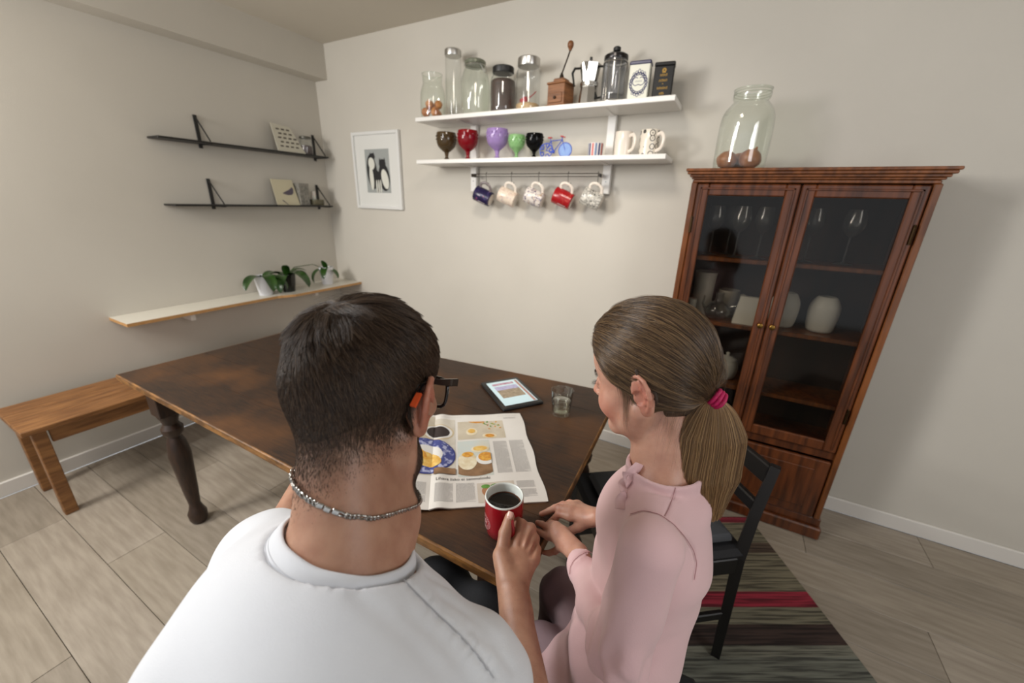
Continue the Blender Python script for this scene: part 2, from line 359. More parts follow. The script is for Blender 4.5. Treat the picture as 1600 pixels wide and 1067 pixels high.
# 5 jar with red scoop
jar(-1.062, 2.06, Z1, [(.052, 0), (.060, .008), (.061, .06), (.061, .15), (.059, .175), (.050, .195), (.049, .20)], 'glass jar holding oats and a red scoop under a silver lid', caplid(.056, .198, .236, steel))
o = MB().lathe(bezr([(0, .005), (.05, .005), (.058, .012), (.0585, .030), (.03, .040), (0, .044)]), 36).build('oat_flakes', mat('oats', (206, 178, 138), .9, rgb2=(180, 150, 108), scale=160, bump=.8, bscale=160), smooth=60)
o.location = (-1.062, 2.06, Z1); tag(o, 'pale oat flakes at the bottom of the silver lidded jar', 'oats', kind='stuff')
redp = mat('red plastic', (176, 24, 40), .35)
t = empty('scoop', (-1.062, 2.06, Z1 + .040), R(20), 'red plastic scoop lying inside the silver lidded jar', 'scoop')
M = Matrix.Rotation(R(-25), 4, 'Y')
MB().lathe(bezr([(.001, 0), (.014, .002), (.019, .010), (.022, .022), (.0205, .022), (.017, .010), (.001, .003)]), 20, M @ Matrix.Translation((-.012, 0, .004))).build('bowl', redp, t)
MB().tube([(.006, 0, .022), (.03, 0, .040), (.042, 0, .052)], [.005, .0045, .004], 8, flat=.5).build('handle', redp, t)
# 6 coffee grinder
wg = mat('grinder beech', (140, 92, 54), .5, rgb2=(104, 64, 34), scale=12, stretch=(1, 1, 8))
t = empty('coffee_grinder', (-.880, 2.06, Z1), R(-8), 'old wooden box coffee grinder with crank handle', 'coffee grinder')
MB().box(-.056, .056, -.056, .056, 0, .012, b=.003).build('base', wg, t)
MB().box(-.047, .047, -.047, .047, .012, .100, b=.002).build('box', wg, t)
MB().box(-.052, .052, -.052, .052, .100, .110, b=.003).box(-.030, .030, -.030, .030, .110, .128, b=.005).build('top', wg, t)
dr = MB().box(-.036, .036, -.052, -.046, .020, .062, b=.002).build('drawer', wg, t)
MB().ball((0, -.057, .041), .007).build('knob', mat('dark knob', (52, 32, 20), .4), dr)
irn = mat('old iron', (62, 50, 42), .5, .8)
MB().lathe([(.012, .128), (.010, .14), (.006, .15), (.004, .156)], 16).tube([(0, 0, .150), (.012, -.004, .172), (.034, -.014, .205), (.046, -.018, .228), (.05, -.02, .236)], .0045, 8, flat=.5).build('crank', irn, t)
MB().lathe(bezr([(.001, .232), (.006, .232), (.008, .238), (.014, .25), (.014, .262), (.008, .27), (.001, .271)], 4), 18, Matrix.Translation((.05, -.02, 0))).build('crank_knob', mat('brown knob', (120, 74, 40), .4), t)
# 7 moka pot: eight sided
t = empty('moka_pot', (-.737, 2.06, Z1), R(15), 'silver faceted moka pot with black knob and handle', 'moka pot')
alu = mat('polished aluminium', (206, 204, 200), .2, 1)
MB().lathe([(0, 0), (.045, 0), (.047, .004), (.039, .078), (.039, .082)], 8).build('boiler', alu, t, smooth=0)
MB().lathe([(.039, .082), (.043, .083), (.043, .098), (.038, .100)], 24).build('collar', alu, t)
MB().lathe([(.036, .100), (.037, .104), (.050, .172), (.048, .172), (.036, .106)], 8).add([(-.0, -.045, .13), (-.014, -.046, .172), (.014, -.046, .172), (0, -.064, .172)], [(0, 1, 3), (0, 3, 2)], Matrix.Rotation(R(-20), 4, 'Z')).build('jug', alu, t, smooth=0)
MB().lathe([(.050, .172), (.030, .182), (.006, .186), (0, .186)], 8).build('lid', alu, t, smooth=0)
MB().lathe([(.004, .185), (.007, .192), (.006, .203), (0, .205)], 12).build('knob', blackp, t)
MB().tube([(-.040, .02, .165), (-.075, .03, .168), (-.086, .034, .15), (-.078, .03, .115), (-.074, .03, .095)], [.007, .008, .008, .007, .006], 8, flat=.7).build('handle', blackp, t)
# 8 french press
t = empty('french_press', (-.618, 2.06, Z1), R(0), 'chrome and glass french press with black handle and lid knob', 'french press')
MB().lathe(bezr([(.001, .008), (.046, .008), (.050, .014), (.050, .10), (.050, .178)], 4), 32).build('beaker', glassmat('smoky press glass', (214, 216, 220), 2.2, .06), t, smooth=60)
fr = MB()
for zz in (.012, .165): fr.tube([(.052 * cos(a), .052 * sin(a), zz) for a in np.linspace(0, 2 * pi, 25)[:-1]], .0026, 6, closed=True)
for k in range(6):
    a = k * pi / 3 + .2; fr.tube([(.053 * cos(a), .053 * sin(a), 0), (.053 * cos(a), .053 * sin(a), .168)], .004, 6, flat=.5)
fr.lathe([(0, .004), (.052, .004), (.053, .012), (.050, .014)], 32)
fr.build('frame', steel, t)
MB().lathe([(0, .176), (.053, .176), (.054, .180), (.053, .192), (.040, .200), (0, .203)], 32).build('lid', mat('smoked steel lid', (58, 56, 56), .25, .9), t)
MB().lathe([(.003, .203), (.003, .207), (.012, .207), (.017, .212), (.017, .224), (.010, .229), (0, .229)], 20).build('knob', blackp, t)
MB().tube([(0, 0, .202), (0, 0, .04)], .002, 6).lathe([(0, .036), (.046, .038), (.046, .042), (0, .044)], 24).build('plunger', steel, t)
MB().tube([(-.052, -.004, .158), (-.078, -.006, .16), (-.09, -.006, .13), (-.088, -.006, .06), (-.074, -.006, .032), (-.053, -.004, .035)], [.007, .008, .009, .009, .008, .007], 8, flat=.7).build('handle', blackp, t)
# 9 white tin with navy ornament
cream = mat('cream tin', (214, 214, 200), .4); navy = mat('navy print', (38, 42, 92), .45); gold = mat('gold print', (160, 126, 52), .45, .3)
def ringpts(cx, cz, rx, rz, a0=0, a1=2 * pi, n=24): return [(cx + rx * cos(a0 + (a1 - a0) * i / n), 0, cz + rz * sin(a0 + (a1 - a0) * i / n)) for i in range(n + 1)]
def flatline(mb, pts, w, y):   # printed ribbon in the XZ plane
    for i in range(len(pts) - 1):
        a, b = pts[i], pts[i + 1]; dx, dz = b[0] - a[0], b[2] - a[2]; l = math.hypot(dx, dz) or 1; nx_, nz_ = -dz / l * w / 2, dx / l * w / 2
        mb.add([(a[0] - nx_, y, a[2] - nz_), (b[0] - nx_, y, b[2] - nz_), (b[0] + nx_, y, b[2] + nz_), (a[0] + nx_, y, a[2] + nz_)], [(0, 1, 2, 3)])
t = empty('tea_tin', (-.497, 2.045, Z1), R(4), 'white tea tin with navy ornament and navy lid', 'tin')
MB().box(-.044, .044, -.03, .03, 0, .140, b=.004).build('body', cream, t)
MB().box(-.0455, .0455, -.0315, .0315, .136, .152, b=.004).build('lid', mat('navy lid', (26, 28, 74), .35), t)
o = MB(); y_ = -.0306
for q, wd in ((.036, .004), (.030, .003)): flatline(o, ringpts(0, .066, q, q * 1.08), wd, y_)
for k in range(18):
    a = k * pi / 9; cx_, cz_ = .0335 * cos(a), .066 + .036 * sin(a); flatline(o, ringpts(cx_, cz_, .0055, .0055, n=8), .0022, y_)
for k in range(5): flatline(o, ringpts((k - 2) * .011, .112 - abs(k - 2) * .006, .005, .007, n=8), .0022, y_)
for k in range(5): flatline(o, ringpts((k - 2) * .011, .020 + abs(k - 2) * .005, .005, .006, n=8), .0024, y_)
for s_ in (-1, 1): flatline(o, [(s_ * .004, 0, .085), (s_ * .013, 0, .089), (s_ * .022, 0, .083), (s_ * .026, 0, .073), (s_ * .022, 0, .062), (s_ * .012, 0, .057), (0, 0, .061)], .003, y_)
for i in range(6): flatline(o, [(-.0145 + i * .005, 0, .070), (-.012 + i * .005, 0, .077)], .0013, y_)
o.build('printed_ornament', navy, t, smooth=0)
# 10 black tin with gold print
t = empty('tea_tin', (-.395, 2.045, Z1), R(8), 'black tea tin with gold crown and gold print', 'tin')
bt = mat('black tin', (10, 10, 11), .55)
MB().box(-.040, .040, -.03, .03, 0, .122, b=.004).build('body', bt, t)
MB().box(-.0415, .0415, -.0315, .0315, .120, .136, b=.004).build('lid', bt, t)
o = MB()
flatline(o, ringpts(.000, .104, .006, .006, n=10), .006, y_); flatline(o, [(-.007, 0, .096), (.007, 0, .096)], .003, y_)
for zc, wd, ch in ((.086, .030, 4), (.066, .034, 4), (.054, .006, 1), (.038, .044, 6), (.018, .020, 3)):
    for i in range(ch):
        x0 = -wd / 2 + wd * (i + .15) / ch; x1 = -wd / 2 + wd * (i + .85) / ch
        h_ = .0042 if ch > 1 else .002
        flatline(o, [(x0, 0, zc - h_), (x0 + .001, 0, zc + h_), (x1, 0, zc + h_ * (1 if i % 2 else .2)), (x1 - .001, 0, zc - h_)], .0016, y_)
o.build('printed_lettering', gold, t, smooth=0)

# lower shelf: goblets
def goblet(x, r, h, rgb, dens, label, rough=.15, y=2.06):
    m = glassmat('goblet glass ' + label.split()[0], rgb, 1.6, dens)
    t = empty('goblet', (x, y, Z2), 0, label, 'goblet', 'coloured glass goblets on the lower shelf')
    hb = h * .36
    MB().lathe(bezr([(.010 * r / .05, hb - .01), (r * .52, hb + .004), (r * .86, h * .52), (r * .99, h * .70), (r, h * .88), (r * .97, h), (r * .93, h), (r * .95, h * .86), (r * .92, h * .72), (r * .76, h * .54), (r * .36, hb + .012), (.001, hb + .008)], 5), 32).build('bowl', m, t, smooth=60)
    o = MB()
    for row in range(3):
        for k in range(16):
            a = (k + row * .5) * pi / 8; zz = h * (.66 + row * .11); rr = r * (.93, .995, 1.0)[row]; o.ball((rr * cos(a), rr * sin(a), zz), .0045, 6)
    o.build('relief_beads', m, t, smooth=60)
    MB().lathe(bezr([(.001, .001), (r * .50, 0), (r * .50, .004), (r * .30, .009), (r * .16, .02), (r * .19, hb * .6), (r * .24, hb - .008), (r * .38, hb + .002)], 5), 24).build('stem', m, t, smooth=60)
goblet(-1.590, .058, .148, (120, 96, 60), .3, 'smoky brown glass goblet at the left end of the lower shelf')
goblet(-1.437, .058, .152, (176, 10, 34), .40, 'deep red glass goblet between the brown and purple ones')
goblet(-1.240, .059, .150, (196, 168, 224), .5, 'pale purple glass goblet beside the left bracket')
goblet(-1.118, .044, .116, (176, 222, 160), .45, 'light green glass goblet, smaller than the purple one')
goblet(-1.012, .045, .118, (8, 8, 9), .75, 'opaque black goblet beside the blue bicycle')
# bicycle ornament
t = empty('toy_bicycle', (-.885, 2.05, Z2), R(2), 'small blue metal bicycle ornament with red saddle', 'ornament')
bl = mat('blue enamel', (52, 78, 176), .4); rd = mat('red enamel', (190, 70, 66), .4); bw = mat('pale blue stripes', (150, 190, 226), .4)
wr = .034
for k, cx_ in enumerate((-.052, .052)):
    Mw = Matrix.Translation((cx_, 0, wr + .002)) @ Matrix.Rotation(pi / 2, 4, 'X')
    wh = MB().tube([(wr * cos(a), wr * sin(a), 0) for a in np.linspace(0, 2 * pi, 29)[:-1]], .0028, 6, Mw, closed=True)
    for j in range(5 if k == 0 else 0):
        a = j * 2 * pi / 5; wh.tube([(.012 * cos(a) + .014 * cos(a) + .009 * cos(b), .026 * sin(a) + .009 * sin(b), 0) for b in np.linspace(0, 2 * pi, 13)[:-1]], .003, 5, Mw, closed=True)
    wo = wh.build('wheel', bl, t)
    if k == 1:
        MB().lathe([(0, -.0008), (wr - .002, -.0008), (wr - .002, .0008), (0, .0008)], 28, Mw).build('wheel_disc', bw, wo)
        st = MB()
        for j in range(-5, 6):
            h_ = math.sqrt(max(wr ** 2 - (j * .006) ** 2, 0)) * .92; st.box(-h_, h_, j * .006 - .0013, j * .006 + .0013, .001, .0016, Mw @ Matrix.Rotation(R(50), 4, 'Z'))
        st.build('stripe', bl, wo, smooth=0)
fr = MB()
A = (-.052, 0, .036); B = (-.01, 0, .030); C_ = (-.028, 0, .080); E_ = (.034, 0, .084); F = (.052, 0, .036)
for a, b in ((A, B), (A, C_), (B, C_), (B, E_), (C_, E_), (E_, F)): fr.tube([a, b], .0022, 6)
fr.tube([C_, (-.031, 0, .092)], .0018, 6).tube([E_, (.031, 0, .096)], .0018, 6)
fr.tube([(.03, -.012, .098), (.031, 0, .096), (.03, .012, .098)], .002, 6)
fr.ball(B, .008, 10)
fr.build('frame', bl, t)
MB().ball((-.034, 0, .095), (.014, .006, .004), 10).build('saddle', rd, t)
[MB().tube([(.044, q * .014, .097), (.028, q * .013, .099)], .003, 6).build('handlebar_grip', rd, t) for q in (-1, 1)]
# striped tealight glass
t = empty('tealight_holder', (-.676, 2.06, Z2), 0, 'small tealight holder with red, white and blue stripes', 'candle holder')
MB().lathe([(0, .001), (.033, .001), (.035, .004), (.036, .062), (.034, .063), (.033, .008), (0, .006)], 32).build('cup', mat('white opal', (216, 210, 208), .3), t)
for k in range(14):
    a = k * 2 * pi / 14; c = [(60, 66, 110), (180, 74, 62), (110, 130, 160)][k % 3]
    m_ = bpy.data.materials.get('stripe%d' % (k % 3)) or mat('stripe%d' % (k % 3), c, .4)
    MB().lathe([(.0354, .004), (.0364, .060)], 3, a0=a, a1=a + .26).build('stripe', m_, t)
# mugs
def mug(name, loc, r, h, m, label, rz=0, group=None, rot=None, inner=None, taper=.96, cat='mug', hscale=1.0):
    t = empty(name, loc, rz, label, cat, group)
    if rot is not None: t.rotation_euler = rot
    MB().lathe([(0, .003), (r * .72, .003), (r * .76, 0), (r * taper, .004), (r * .995, h * .5), (r, h - .002), (r - .0016, h), (r - .004, h - .002), (r - .005, h * .5), (r * taper - .007, .010), (0, .007)], 40).build('body', m, t, smooth=50)
    hm = inner or m
    P = [(r - .003, 0, h * .80), (r + .016 * hscale, 0, h * .84), (r + .030 * hscale, 0, h * .70), (r + .032 * hscale, 0, h * .50), (r + .022 * hscale, 0, h * .27), (r - .003, 0, h * .17)]
    Q = bezr([(p[0], p[2]) for p in P], 4)
    MB().tube([(a, 0, b) for a, b in Q], .0052, 8, flat=1.5).build('handle', hm, t, smooth=60)
    return t
porc = mat('ivory porcelain', (226, 216, 204), .2)
mug('mug', (-.540, 2.05, Z2), .040, .104, porc, 'plain ivory mug standing on the lower shelf', R(-32))
pat = bpy.data.materials.new('patterned porcelain'); 
def dotmat(m, base, ink, scale, ring=True, rough=.25, thr=(.12, .2, .3)):
    m.use_nodes = True; nt = m.node_tree; p = nt.nodes['Principled BSDF']; p.inputs['Roughness'].default_value = rough
    tc = nt.nodes.new('ShaderNodeTexCoord'); v = nt.nodes.new('ShaderNodeTexVoronoi'); v.inputs['Scale'].default_value = scale; v.inputs['Randomness'].default_value = .35
    nt.links.new(tc.outputs['Object'], v.inputs['Vector']); cr = nt.nodes.new('ShaderNodeValToRGB'); cr.color_ramp.interpolation = 'CONSTANT'; el = cr.color_ramp.elements
    b, k = s2l(base), s2l(ink)
    el[0].position = 0; el[0].color = k; el[1].position = thr[0]; el[1].color = b
    for q, c in ((thr[1], k), (thr[2], b)): e = el.new(q); e.color = c
    nt.links.new(v.outputs['Distance'], cr.inputs[0]); nt.links.new(cr.outputs[0], p.inputs['Base Color']); return m
dotmat(pat, (222, 214, 200), (70, 68, 66), 34, thr=(.14, .34, .46))
mug('mug', (-.421, 2.05, Z2), .043, .106, pat, 'ivory mug patterned with dark round flowers at the right end', R(-28), inner=porc)
# rail and hanging mugs
t = empty('mug_rail', (-1.05, 2.10, 1.553), 0, 'thin double steel rail spanning between the two brackets', 'rail')
dk = mat('dark steel rod', (84, 78, 72), .35, .9)
MB().tube([(-.392, 0, .006), (.393, 0, .006)], .0022, 8).build('rod', dk, t)
MB().tube([(-.392, 0, -.008), (.393, 0, -.008)], .0018, 8).build('rod', dk, t)
for s_ in (-.389, .390): MB().box(s_ - .002, s_ + .002, -.003, .050, -.010, .008, b=.0008).build('end_mount', dk, t)
def blotmat(name, base, inks, scale, rough=.25):
    m = bpy.data.materials.new(name); m.use_nodes = True; nt = m.node_tree; p = nt.nodes['Principled BSDF']; p.inputs['Roughness'].default_value = rough
    tc = nt.nodes.new('ShaderNodeTexCoord'); n = nt.nodes.new('ShaderNodeTexNoise'); n.inputs['Scale'].default_value = scale; n.inputs['Detail'].default_value = 3; n.inputs['Distortion'].default_value = 1.2
    nt.links.new(tc.outputs['Object'], n.inputs['Vector']); cr = nt.nodes.new('ShaderNodeValToRGB'); cr.color_ramp.interpolation = 'CONSTANT'; el = cr.color_ramp.elements
    el[0].position = 0; el[0].color = s2l(base); el[1].position = inks[0][0]; el[1].color = s2l(inks[0][1])
    for q, c in inks[1:]: e = el.new(q); e.color = s2l(c)
    nt.links.new(n.outputs[0], cr.inputs[0]); nt.links.new(cr.outputs[0], p.inputs['Base Color']); return m
hm = [blotmat('navy mug', (34, 28, 66), [(.60, (70, 60, 110)), (.66, (150, 50, 50)), (.70, (34, 28, 66))], 30),
      blotmat('cream print mug', (230, 214, 196), [(.52, (196, 160, 140)), (.56, (232, 220, 204)), (.64, (120, 130, 170)), (.68, (226, 150, 90)), (.72, (230, 214, 196))], 55),
      blotmat('leaf print mug', (222, 214, 206), [(.50, (64, 46, 96)), (.56, (218, 210, 206)), (.62, (196, 164, 90)), (.65, (96, 70, 110)), (.68, (222, 214, 206))], 40),
      blotmat('red mug', (158, 18, 26), [(.60, (190, 90, 70)), (.63, (158, 18, 26)), (.70, (210, 190, 170)), (.73, (158, 18, 26))], 38),
      blotmat('black floral mug', (220, 216, 206), [(.47, (62, 60, 58)), (.53, (222, 218, 208)), (.58, (70, 70, 66)), (.62, (220, 216, 206))], 60)]
lb = ['navy mug with pale script hanging first from the left on the rail', 'cream mug with small coloured print hanging second on the rail', 'white mug with purple leaf print hanging in the middle of the rail', 'red mug with pale script hanging fourth on the rail', 'white mug with black floral print hanging nearest the right bracket']
for i, hx in enumerate((-1.33, -1.162, -.992, -.821, -.660)):
    hk = MB().tube([(hx, 2.10, 1.564), (hx, 2.094, 1.568), (hx, 2.088, 1.562), (hx, 2.092, 1.535), (hx, 2.096, 1.512), (hx, 2.092, 1.500), (hx + .008, 2.088, 1.495), (hx + .016, 2.090, 1.503), (hx + .016, 2.092, 1.514)], .0016, 6).build('hook', dk, smooth=60)
    tag(hk, 'small black S hook holding the ' + lb[i].split(' hanging')[0], 'hook', 'hooks on the mug rail')
    # mug: axis from base to rim points left and up; handle points up
    ax = Vector((-.90, -.16, .36)).normalized(); up = Vector((0, 0, 1)); hx_v = (up - ax * up.dot(ax)).normalized()
    hx_v = (Matrix.Rotation(R(-12), 3, ax) @ hx_v); yv = ax.cross(hx_v)
    r_, h_ = .044, .104
    M3 = Matrix((hx_v, yv, ax)).transposed()
    # the handle's inner top sits on the hook
    anchor = M3 @ Vector((r_ + .026, 0, h_ * .46)); org = Vector((hx + .008, 2.090, 1.4985)) - anchor
    t = mug('mug', org, r_, h_, hm[i], lb[i], group='mugs hanging from the rail', rot=M3.to_euler(), inner=porc if i != 0 else mat('dark handle', (120, 110, 110), .25))
    if i in (0, 3):
        o = MB(); q = []
        for k in range(40):
            u = k / 39; a = -2.2 + .9 * sin(u * 30) * .12 + 0; zz = .020 + u * .045
            q.append(((r_ + .0006) * cos(a), (r_ + .0006) * sin(a), zz))
        o.tube(q, .0011, 4); o.build('painted_script', mat('script', (214, 200, 196), .4), t)
    MB().lathe([(0, -.0003), (r_ * .74, -.0003), (r_ * .80, .001)], 32).build('base', porc, t)
    tk = None

# ---------------------------------------------------------------- framed print
t = empty('framed_print', (-2.29, D, 1.585), 0, 'white framed print of three black and white birds on grey', 'picture')
fw = mat('white frame', (226, 226, 224), .35)
W_, H_ = .224, .252
o = MB()
for x0, x1, z0, z1 in ((-W_, -W_ + .020, -H_, H_), (W_ - .020, W_, -H_, H_), (-W_ + .020, W_ - .020, -H_, -H_ + .020), (-W_ + .020, W_ - .020, H_ - .020, H_)): o.box(x0, x1, -.024, -.002, z0, z1, b=.002)
o.build('frame', fw, t)
MB().box(-W_ + .018, W_ - .018, -.010, -.003, -H_ + .018, H_ - .018).build('mat_board', mat('mat board', (222, 222, 218), .8), t, smooth=0)
grey = mat('print grey', (158, 162, 160), .7); ink = mat('print black', (26, 26, 28), .7); pw_ = mat('print white', (218, 218, 208), .7)
def ell(mb, cx, cz, rx, rz, y, tilt=0, n=24, sx=0):
    p = []
    for k in range(n):
        a = 2 * pi * k / n; x, z = rx * cos(a), rz * sin(a); x *= (1 - sx * z / rz); p.append((cx + x * cos(tilt) - z * sin(tilt), y, cz + x * sin(tilt) + z * cos(tilt)))
    mb.poly(p)
MB().box(-.113, .118, -.0112, -.0102, -.142, .142).build('print_ground', grey, t, smooth=0)
o = MB(); ell(o, -.052, -.005, .050, .115, -.0116, R(4)); ell(o, -.040, .095, .026, .022, -.0117)
ell(o, .062, -.040, .052, .090, -.0118, R(6)); ell(o, .052, .048, .032, .030, -.01185); ell(o, -.004, -.065, .030, .070, -.0119)
for sx_ in (-.058, -.026): o.poly([(sx_ - .008, -.0119, .105), (sx_ + .008, -.0119, .105), (sx_, -.0119, .125)])
for sx_ in (.030, .074): o.poly([(sx_ - .009, -.0119, .065), (sx_ + .009, -.0119, .065), (sx_, -.0119, .088)])
o.build('print_bodies', ink, t, smooth=0)
o = MB(); ell(o, -.052, .050, .030, .040, -.0123, R(10)); ell(o, -.060, -.045, .020, .080, -.0124, R(3)); ell(o, .070, -.052, .032, .066, -.0124, R(14))
for k in range(3): ell(o, -.014 + k * .020, -.100, .007, .045, -.0126)
o.build('print_bellies', pw_, t, smooth=0)

# ---------------------------------------------------------------- left wall: black shelves
bk = mat('black metal', (24, 23, 22), .45)
def bshelf(z, y1, y0, dep, label):
    s = empty('wall_shelf', (LW, y1, z), 0, label, 'shelf')
    MB().box(.001, dep, y0 - y1, 0, -.010, 0, b=.002).build('board', bk, s)
    for yy in (-.025, y0 - y1 + .25):
        MB().box(.001, .006, yy - .010, yy + .010, -.03, .145, b=.001).tube([(.004, yy, .140), (dep - .006, yy, .004)], .0042, 6).box(.002, dep - .004, yy - .008, yy + .008, -.014, -.010).build('bracket', bk, s)
bshelf(1.682, 2.125, 1.10, .125, 'upper black metal shelf on the left wall'); bshelf(1.342, 2.105, 1.10, .135, 'lower black metal shelf on the left wall')
kraft = mat('cream card', (206, 202, 186), .7); inkb = mat('brown ink', (90, 82, 74), .7)
t = empty('greeting_card', (LW + .060, 1.865, 1.683), R(90), 'white card with brown lettering leaning on the upper black shelf', 'card')
MB().add([(-.10, -.035, 0), (.10, -.035, 0), (.10, -.030, 0), (-.10, -.030, 0), (-.10, .010, .17), (.03, .012, .16), (.03, .016, .16), (-.10, .014, .17)], [(0, 1, 2, 3), (4, 7, 6, 5), (0, 4, 5, 1), (2, 6, 7, 3), (1, 5, 6, 2), (0, 3, 7, 4)]).build('card', kraft, t, smooth=0)
o = MB()
for j in range(5):
    for k in range(4 - (j > 2)):
        x0 = -.075 + k * .036 + (j % 2) * .01 ; zc = .03 + j * .026; yb = -.0358 + zc * .265
        o.add([(x0, yb, zc), (x0 + .022, yb, zc), (x0 + .022, yb + .002, zc + .009), (x0, yb + .002, zc + .009)], [(0, 1, 2, 3)])
o.build('printed_lines', inkb, t, smooth=0)
jar(LW + .062, 1.995, 1.683, [(.036, 0), (.042, .006), (.043, .06), (.038, .085), (.033, .095), (.034, .105)], 'clamp jar of dark berries on the upper black shelf', caplid(.037, .104, .118, steeld))
o = MB().lathe([(0, .003), (.037, .003), (.040, .008), (.0405, .055), (.03, .060), (0, .060)], 28).build('dark_berries', mat('berries', (52, 24, 22), .4, bump=1, bscale=120)); o.location = (LW + .062, 1.995, 1.683); tag(o, 'dark dried berries filling the small clamp jar', 'berries', kind='stuff')
t = empty('bird_card', (LW + .050, 1.80, 1.343), R(90), 'cream card with a dark bird drawing on the lower black shelf', 'card')
MB().add([(-.09, -.030, 0), (.075, -.030, 0), (.075, -.026, 0), (-.09, -.026, 0), (-.09, .008, .165), (.06, .008, .165), (.06, .012, .165), (-.09, .012, .165)], [(0, 1, 2, 3), (4, 7, 6, 5), (0, 4, 5, 1), (2, 6, 7, 3), (1, 5, 6, 2), (0, 3, 7, 4)]).build('card', mat('bird card cream', (206, 198, 170), .7), t, smooth=0)
o = MB(); o.poly([(x_, -.0312 + z_ * .23, z_) for x_, z_ in ((-.035, .075), (-.01, .088), (.02, .10), (.045, .118), (.052, .105), (.047, .08), (.03, .066), (0, .064))])
o.poly([(x_, -.0312 + z_ * .23, z_) for x_, z_ in ((-.05, .03), (-.045, .034), (-.01, .0), (-.016, .0))])
o.build('bird_drawing', mat('bird ink', (92, 84, 96), .7), t, smooth=0)
t = empty('small_box', (LW + .055, 1.925, 1.343), R(90), 'grey patterned box behind the bird card on the lower black shelf', 'box')
MB().box(-.045, .030, -.03, .03, 0, .140, b=.002).build('body', mat('grey pattern', (150, 146, 136), .6, rgb2=(112, 110, 104), scale=60), t); MB().box(-.047, .032, -.032, .032, .13, .147, b=.002).build('lid', mat('grey lid', (140, 136, 128), .6), t)
t = empty('glass_dish', (LW + .065, 2.02, 1.343), 0, 'shallow glass dish on the lower black shelf', 'dish')
MB().lathe([(0, .002), (.048, .002), (.050, .006), (.052, .040), (.050, .040), (.047, .008), (0, .006)], 32).build('bowl', glassmat('olive glass', (170, 164, 138), 1.2, .25), t, smooth=60)
t = empty('candle', (LW + .060, 2.005, 1.349), 0, 'short white candle standing in the glass dish', 'candle')
MB().lathe([(0, 0), (.014, 0), (.015, .002), (.015, .088), (.012, .091), (0, .089)], 20).build('wax', mat('white wax', (232, 230, 222), .4, sss=.3), t)
MB().tube([(0, 0, .088), (0, .001, .100)], .0008, 5).build('wick', blackp, t)

# ---------------------------------------------------------------- ledge with orchids
t = empty('wall_ledge', (LW, D, .764), 0, 'white topped plywood ledge below the black shelves', 'shelf')
LP = [(.001, -.001), (.272, -.001), (.270, -.575), (.236, -.640), (.001, -1.9 + .8)]
LP = [(.001, -.001), (.272, -.001), (.270, -.565), (.222, -.660), (.222, -1.45), (.001, -1.45)]
MB().prism([(x * 1, y) for x, y in LP][::-1], -.018, -.001).build('ply_edge', mat('birch plywood edge', (196, 152, 98), .5, rgb2=(176, 128, 76), scale=40, stretch=(1, 1, 8)), t, smooth=0)
MB().prism([(x - (.0008 if x > .1 else 0), y) for x, y in LP][::-1], -.001, 0).build('laminate_top', mat('white laminate', (220, 216, 204), .35), t, smooth=0)
for yy in (-.35, -1.15): MB().box(.001, .19, yy - .012, yy + .012, -.06, -.018, b=.002).build('bracket', whitem, t)
leafm = mat('orchid leaf', (46, 82, 24), .35, rgb2=(28, 58, 16), scale=14, stretch=(1, 1, 1), coat=.2)
def leaf(parent, base, d, L_, W, droop, name='leaf', lift=.5, m=leafm):
    """broad strap leaf: starts at base, arches along d then droops; folded midrib, real thickness"""
    d = Vector((d[0], d[1], 0)).normalized(); s_ = d.cross(Vector((0, 0, 1))); n = 12; v = []; f = []
    P = Vector(base); ang = lift
    for i in range(n + 1):
        u = i / n; wd = W * (sin(pi * min(u * .93 + .06, 1)) ** .6) * (1 if u < .97 else .35); 
        c = Vector((cos(ang), 0, sin(ang))); up = Vector((-sin(ang), 0, cos(ang)))
        U = d * up.x + Vector((0, 0, up.z))
        for k, (o_, hh) in enumerate(((-1, .22), (-.5, .09), (0, 0), (.5, .09), (1, .22))): v.append(P + s_ * o_ * wd / 2 + U * hh * wd / 2)
        for k, (o_, hh) in enumerate(((-1, .22), (-.5, .05), (0, -.06), (.5, .05), (1, .22))): v.append(P + s_ * o_ * wd / 2 + U * (hh * wd / 2 - .0012))
        P = P + (d * c.x + Vector((0, 0, c.z))) * L_ / n; ang -= droop / n
    for i in range(n):
        a = i * 10; b = a + 10
        for k in range(4): f.append((a + k, a + k + 1, b + k + 1, b + k)); f.append((a + 5 + k + 1, a + 5 + k, b + 5 + k, b + 5 + k + 1))
        f.append((a, b, b + 5, a + 5)); f.append((a + 4, a + 9, b + 9, b + 4))
    f.append((0, 5, 6, 1)); f.append((1, 6, 7, 2)); f.append((2, 7, 8, 3)); f.append((3, 8, 9, 4))
    return MB().add(v, f).build(name, m, parent, smooth=70)
def orchid(x, y, label, potm, leaves, r=.055, h=.115, spike=None):
    t = empty('potted_orchid', (x, y, .7645), 0, label, 'plant')
    MB().lathe(bezr([(.001, 0), (r * .68, 0), (r * .74, .006), (r * .92, h * .6), (r, h), (r * .93, h), (r * .86, h * .75), (.001, h * .72)], 4), 32).build('pot', potm, t, smooth=50)
    MB().lathe([(r * .87, h * .80), (r * .5, h * .86), (0, h * .87)], 20).build('bark', mat('bark', (74, 60, 46), .9, bump=1, bscale=90), t)
    for (d, L_, W, dr, li) in leaves: leaf(t, (0, 0, h * .84), d, L_, W, dr, lift=li)
    if spike: MB().tube(spike, .0025, 6).build('flower_stalk', mat('stalk', (70, 88, 48), .5), t)
    return t
wp = mat('white glazed pot', (228, 228, 232), .25)
